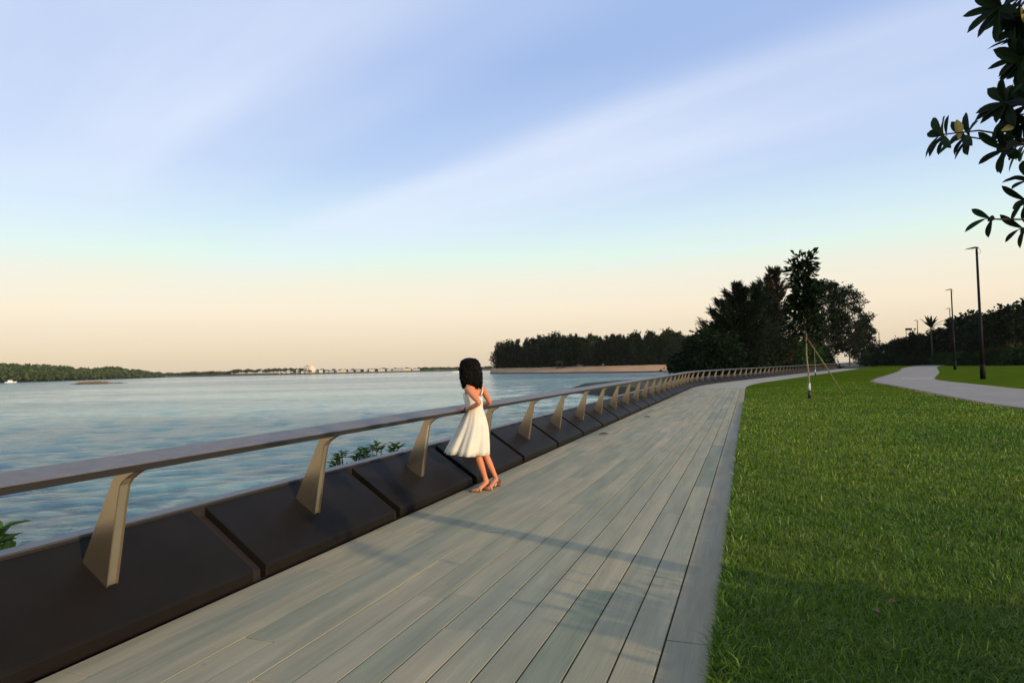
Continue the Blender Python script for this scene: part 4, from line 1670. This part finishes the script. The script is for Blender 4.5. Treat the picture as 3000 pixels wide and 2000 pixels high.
def person():
    root_p = at_z(1425, 1430, 0.)
    o = empty('person', root_p)
    tag(o, 'woman with long black hair in a pale sleeveless dress leaning on the handrail', 'person')

    def P(x, y, d):
        return at_d(x, y, d) - root_p
    V, E_, Rd = [], [], []

    def add(p, r_, to=None):
        V.append(np.array(p, float))
        Rd.append(r_)
        if to is not None:
            E_.append((to, len(V) - 1))
        return len(V) - 1
    pel = add(P(1399, 1246, 8.36), (.105, .095))
    wai = add(P(1394, 1196, 8.34), (.082, .074), pel)
    rib = add(P(1391, 1168, 8.33), (.092, .075), wai)
    che = add(P(1389, 1143, 8.32), (.098, .07), rib)
    nkb = add(P(1386, 1124, 8.31), (.05, .045), che)
    nk = add(P(1382, 1110, 8.31), (.043, .043), nkb)
    jaw = add(P(1374, 1094, 8.33), (.062, .066), nk)
    sku = add(P(1375, 1074, 8.33), (.082, .088), jaw)
    crn = add(P(1376, 1060, 8.33), (.055, .06), sku)
    # arms
    ls = add(P(1368, 1137, 8.18), .046, che)
    lu = add(P(1388, 1161, 8.12), .041, ls)
    le = add(P(1406, 1180, 8.08), .034, lu)
    lf = add(P(1384, 1192, 8.16), .032, le)
    lw = add(P(1363, 1201, 8.26), .023, lf)
    rs = add(P(1411, 1135, 8.47), .044, che)
    ru = add(P(1425, 1160, 8.55), .039, rs)
    re = add(P(1436, 1179, 8.62), .033, ru)
    rf = add(P(1420, 1186, 8.70), .03, re)
    rw = add(P(1402, 1189, 8.78), .022, rf)
    # legs
    lh = add(P(1391, 1262, 8.29), .085, pel)
    lt = add(P(1393, 1296, 8.26), .072, lh)
    lk = add(P(1398, 1328, 8.24), .05, lt)
    lc = add(P(1408, 1360, 8.25), .05, lk)
    lsn = add(P(1419, 1392, 8.27), .034, lc)
    lan = add(P(1426, 1412, 8.28), .03, lsn)
    lhe = add(P(1431, 1424, 8.29), .028, lan)
    rh = add(P(1409, 1260, 8.43), .085, pel)
    rt = add(P(1413, 1296, 8.42), .07, rh)
    rk = add(P(1420, 1328, 8.40), .05, rt)
    rc_ = add(P(1433, 1358, 8.41), .049, rk)
    rsn = add(P(1447, 1387, 8.43), .033, rc_)
    ran = add(P(1454, 1402, 8.43), .029, rsn)
    rhe = add(P(1459, 1415, 8.43), .026, ran)
    # feet as continuations of the ankles
    tz = .022
    lb = add(at_z(1402, 1433, tz + .012) - root_p, (.034, .02), lan)
    lto = add(at_z(1381, 1436, tz - .004) - root_p, (.022, .012), lb)
    rb = add(at_z(1434, 1429, tz + .012) - root_p, (.033, .02), ran)
    rto = add(at_z(1417, 1430, tz - .004) - root_p, (.022, .012), rb)
    body = skin_mesh('body', V, E_, Rd, (pel,), M['skin'])
    # hands: palm and five fingers in one skin each, joined into the body mesh
    def hand(wr, palm_dir, side, up, curl, thumb_sign):
        palm_dir = palm_dir / np.linalg.norm(palm_dir)
        side = side - palm_dir * (side @ palm_dir)
        side = side / np.linalg.norm(side)
        vv, ee, rr = [wr - palm_dir * .01, wr + palm_dir * .04, wr + palm_dir * .075], [(0, 1), (1, 2)], [(.02, .017), (.036, .015), (.036, .013)]
        parts = [(vv, ee, rr, (1,))]
        for k, (off, ln) in enumerate(((-.027, .064), (-.009, .074), (.009, .070), (.026, .056))):
            b = wr + palm_dir * .07 + side * off
            p1 = b + palm_dir * ln * .42 + side * off * .12 + up * .006
            p2 = b + palm_dir * ln * .75 + side * off * .2 - up * curl * .5 * ln
            p3 = b + palm_dir * ln * .95 + side * off * .25 - up * curl * ln
            parts.append(([b - palm_dir * .02, b, p1, p2, p3], [(0, 1), (1, 2), (2, 3), (3, 4)], [.0085, .0088, .0082, .0074, .006], (0,)))
        b = wr + palm_dir * .022 + side * thumb_sign * .022
        parts.append(([b, b + palm_dir * .03 + side * thumb_sign * .022 - up * .004, b + palm_dir * .058 + side * thumb_sign * .028 - up * .008], [(0, 1), (1, 2)], [.012, .0098, .0075], (0,)))
        return parts
    upv = np.array([0, 0, 1.])
    hl = P(1328, 1194, 8.42) - V[lw]
    meshes = [body]
    for parts in (hand(V[lw], hl, np.array([.4, .9, 0]), upv, .25, 1), hand(V[rw], np.array([-1, .25, -.15]), np.array([.3, .9, 0]), upv, .35, -1)):
        for vv, ee, rr, rt_ in parts:
            meshes.append(skin_mesh('finger', vv, ee, rr, rt_, M['skin'], 1))
    bm = bmesh.new()
    for me in meshes:
        bm.from_mesh(me)
    # nose and ears on the head
    face = np.array([-.87, .5, 0.])
    hc = V[sku] * .6 + V[jaw] * .4
    bm.to_mesh(body)
    bm.free()
    for me in meshes[1:]:
        bpy.data.meshes.remove(me)
    body.polygons.foreach_set('use_smooth', [True] * len(body.polygons))
    bo = link('body', body, o)
    nose = MB().add([hc + face * .068 + np.array([0, 0, .03]), hc + face * .098 + np.array([0, 0, -.008]), hc + face * .07 + np.array([.008, .014, -.014]), hc + face * .07 + np.array([-.008, -.014, -.014])],
                    [(0, 1, 2), (0, 3, 1), (1, 3, 2)])
    nose.build('nose', M['skin'], bo, True)
    sidev = np.array([.5, .87, 0.])
    for s_ in (-1, 1):
        e = hc + face * .072 + sidev * .03 * s_ + np.array([0, 0, .026])
        MB().tube([e - sidev * .011, e + sidev * .011], [.006, .006], 6).build('eye', M['hair'], bo, True)
    mo = hc + face * .07 + np.array([0, 0, -.042])
    MB().tube([mo - sidev * .02, mo + face * .006, mo + sidev * .02], [.004, .007, .004], 6).build('mouth', M['band'], bo, True)
    # dress: rings fitted to the figure, gathered at the waist and flared by the wind
    rings = [(1152, 1356, 1411, 8.32, .085), (1162, 1357, 1413, 8.32, .092), (1176, 1361, 1414, 8.32, .094), (1192, 1366, 1414, 8.33, .094), (1204, 1366, 1417, 8.34, .103), (1222, 1358, 1423, 8.34, .125), (1246, 1347, 1428, 8.34, .16), (1270, 1335, 1430, 8.33, .19),
             (1294, 1322, 1431, 8.32, .21), (1316, 1311, 1431, 8.32, .225), (1330, 1305, 1431, 8.32, .235)]
    ns = 72
    g = np.random.default_rng(5)
    v, f = [], []
    for i, (y, xl, xr, d, b) in enumerate(rings):
        k = max(0, (i - 3) / (len(rings) - 4))
        for j in range(ns):
            a = 2 * math.pi * j / ns
            fold = 1 + .13 * k * math.sin(a * 8 + 1.3 * math.sin(a * 2) + 1.2 * k) + .06 * k * math.sin(a * 17 + 2)
            cx_, hw = (xl + xr) / 2, (xr - xl) / 2
            back = 0.
            if i == 0:
                back = 10 * max(0, math.cos(a + .7)) ** 2
            p = P(cx_ + hw * math.cos(a) * min(fold, 1.06), y + back + 1.0 * k * math.sin(a * 5 + 1) + (xl < 1320) * 0 - 4 * k * (math.cos(a) < -.5), d)
            p[1] += b * math.sin(a) * fold
            v.append(p)
    n = len(rings)
    for i in range(n - 1):
        for j in range(ns):
            f.append((i * ns + j, i * ns + (j + 1) % ns, (i + 1) * ns + (j + 1) % ns, (i + 1) * ns + j))
    dr = MB().add(v, f).build('dress', M['dress'], o, True)
    so = dr.modifiers.new('cloth', 'SOLIDIFY')
    so.thickness = .004
    so.offset = 0
    # straps crossing the shoulder blades
    for pts in ([P(1410, 1156, 8.26), P(1414, 1143, 8.32), P(1411, 1130, 8.42), P(1404, 1129, 8.47)], [P(1364, 1153, 8.24), P(1363, 1142, 8.2), P(1369, 1129, 8.22), P(1374, 1132, 8.3)]):
        MB().tube(pts, [.011] * 4, 6).build('strap', M['dress'], dr, True)
    # folded hem tie end
    MB().tube([P(1361, 1318, 8.16), P(1360, 1326, 8.15), P(1359, 1332, 8.16)], [.012, .02, .008], 8).build('tie_end', M['white'], dr, True)
    # bracelet
    a, b = V[lw], V[lf]
    u = (b - a) / np.linalg.norm(b - a)
    MB().tube([a - u * .004, a + u * .010, a + u * .026], [.029, .031, .030], 14).build('bracelet', M['band'], o, True)
    # sandals
    for nm, toe, ball, heel, ank in (('l', V[lto], V[lb], V[lhe], V[lan]), ('r', V[rto], V[rb], V[rhe], V[ran])):
        zt = .012
        fw = (toe - heel)
        fw[2] = 0
        fw /= np.linalg.norm(fw)
        sd_ = np.array([-fw[1], fw[0], 0])
        T = np.array([toe[0], toe[1], 0]) + fw * .02
        B = np.array([heel[0], heel[1], 0]) - fw * .035
        L = np.linalg.norm(T - B)
        outl = [(0, .018), (.05, .03), (.3, .028), (.5, .03), (.72, .042), (.9, .036), (1, .016)]
        poly = [B + fw * L * q + sd_ * w for q, w in outl] + [B + fw * L * q - sd_ * w for q, w in outl[::-1]]
        m = len(poly)
        v = [p + np.array([0, 0, -root_p[2] + .003]) for p in poly] + [p + np.array([0, 0, .014]) for p in poly]
        f = [tuple(range(m))[::-1], tuple(range(m, 2 * m))] + [(i, (i + 1) % m, m + (i + 1) % m, m + i) for i in range(m)]
        so_ = MB().add(v, f).build('sandal', M['sandal'], o)
        # heel counter and straps
        hc_ = B + fw * .045
        MB().tube([hc_ + sd_ * .034 + fw * .05 + np.array([0, 0, .05]), hc_ + sd_ * .030 + np.array([0, 0, .055]), hc_ - fw * .036 + np.array([0, 0, .06]), hc_ - sd_ * .030 + np.array([0, 0, .055]), hc_ - sd_ * .034 + fw * .05 + np.array([0, 0, .05])],
                  [.010, .022, .028, .022, .010], 8).build('heel_cup', M['sandal'], so_, True)
        ac = np.array([ank[0], ank[1], ank[2] - .004])
        ring = [ac + (fw * math.cos(q) + sd_ * math.sin(q)) * .036 for q in np.linspace(0, 2 * math.pi, 13)]
        MB().tube(ring, [.007] * 13, 6, False).build('ankle_strap', M['sandal'], so_, True)
        bc = np.array([ball[0], ball[1], .02])
        MB().tube([bc + sd_ * .044 + np.array([0, 0, -.01]), bc + sd_ * .03 + np.array([0, 0, .022]), bc + np.array([0, 0, .03]), bc - sd_ * .03 + np.array([0, 0, .022]), bc - sd_ * .044 + np.array([0, 0, -.01])], [.006] * 5, 6).build('toe_strap', M['gold'], so_, True)
        mid = B + fw * L * .42
        for s_ in (-1, 1):
            MB().tube([mid + sd_ * .032 * s_ + np.array([0, 0, .012]), ac + sd_ * .03 * s_], [.007, .006], 6).build('side_strap', M['gold'], so_, True)
    # hair: a thick shoulder-length fall, strand by strand over a cap
    hb = V[sku]
    lev = [(1047.5, 1372, 1380, .02), (1050, 1361, 1390, .07), (1056, 1353, 1396, .10), (1066, 1348, 1401, .115), (1080, 1345.5, 1405, .122), (1094, 1346, 1407, .124), (1108, 1348, 1407, .120), (1120, 1351, 1408, .112), (1130, 1357, 1407, .10)]
    fa = math.atan2(face[1], face[0])
    ns = 64
    v, f = [], []
    for i, (y, xl, xr, b) in enumerate(lev):
        for j in range(ns):
            a = 2 * math.pi * j / ns
            dlt = abs((a - fa + math.pi) % (2 * math.pi) - math.pi)
            op = 1.
            if i >= 3:
                op = 1 - .42 * max(0, 1 - dlt / R(62)) ** .6
            wv = 1.05 + .035 * math.sin(a * 9 + i * 1.4) + .03 * math.sin(a * 19 + i * 2.1)
            cx_, hw = (xl + xr) / 2, (xr - xl) / 2
            yy = y + (g.uniform(-4, 6) if i == len(lev) - 1 else 0)
            p = P(cx_ + hw * math.cos(a) * op * wv, yy, 8.335)
            p[1] += b * math.sin(a) * op * wv
            v.append(p)
    n = len(lev)
    for i in range(n - 1):
        for j in range(ns):
            f.append((i * ns + j, i * ns + (j + 1) % ns, (i + 1) * ns + (j + 1) % ns, (i + 1) * ns + j))
    f.append(tuple(range(ns))[::-1])
    hair = MB().add(v, f).build('hair', M['hair'], o, True)
    Q = []
    va = np.array(v).reshape(n, ns, 3)
    lock = MB()
    for k in range(240):
        j = g.integers(ns)
        a = 2 * math.pi * j / ns
        dlt = abs((a - fa + math.pi) % (2 * math.pi) - math.pi)
        if dlt < R(50):
            continue
        i0 = g.integers(1, 4)
        out_ = np.array([math.cos(a), math.sin(a), 0])
        ph = g.uniform(0, 6)
        sdv = np.array([-math.sin(a), math.cos(a), 0])
        pts = [va[i, j] + out_ * (g.uniform(0, .010) + .009 * math.sin(i * 1.6 + ph)) + sdv * .014 * math.sin(i * 1.3 + ph) for i in range(i0, n)]
        end = pts[-1] + np.array([g.normal(0, .008), g.normal(0, .008), -abs(g.normal(.012, .016))]) - out_ * .008
        pts.append(end)
        if g.random() < .14 and math.cos(a) < -.3:
            pts[-1] = pts[-2] + np.array([-.05, .0, g.uniform(-.01, .03)])
            pts[-2] = pts[-2] + np.array([-.015, 0, .01])
        lock.tube(pts, [.005] + [.0075] * (len(pts) - 2) + [.0015], 4)
    lock.build('hair_lock', M['hair'], hair, True)


person()


# ------------------------------------------------------------------ thin evening haze over the water
def haze():
    m = bpy.data.materials.new('haze')
    m.use_nodes = True
    nt = m.node_tree
    nt.nodes.clear()
    out = nt.nodes.new('ShaderNodeOutputMaterial')
    pv = nt.nodes.new('ShaderNodeVolumePrincipled')
    pv.inputs['Color'].default_value = (.96, .94, .90, 1)
    pv.inputs['Density'].default_value = .00004
    nt.links.new(pv.outputs[0], out.inputs['Volume'])
    o = MB().box(-2700, 2700, -1400, 2700, -5, 26).build('haze', m)
    tag(o, kind='stuff')


haze()
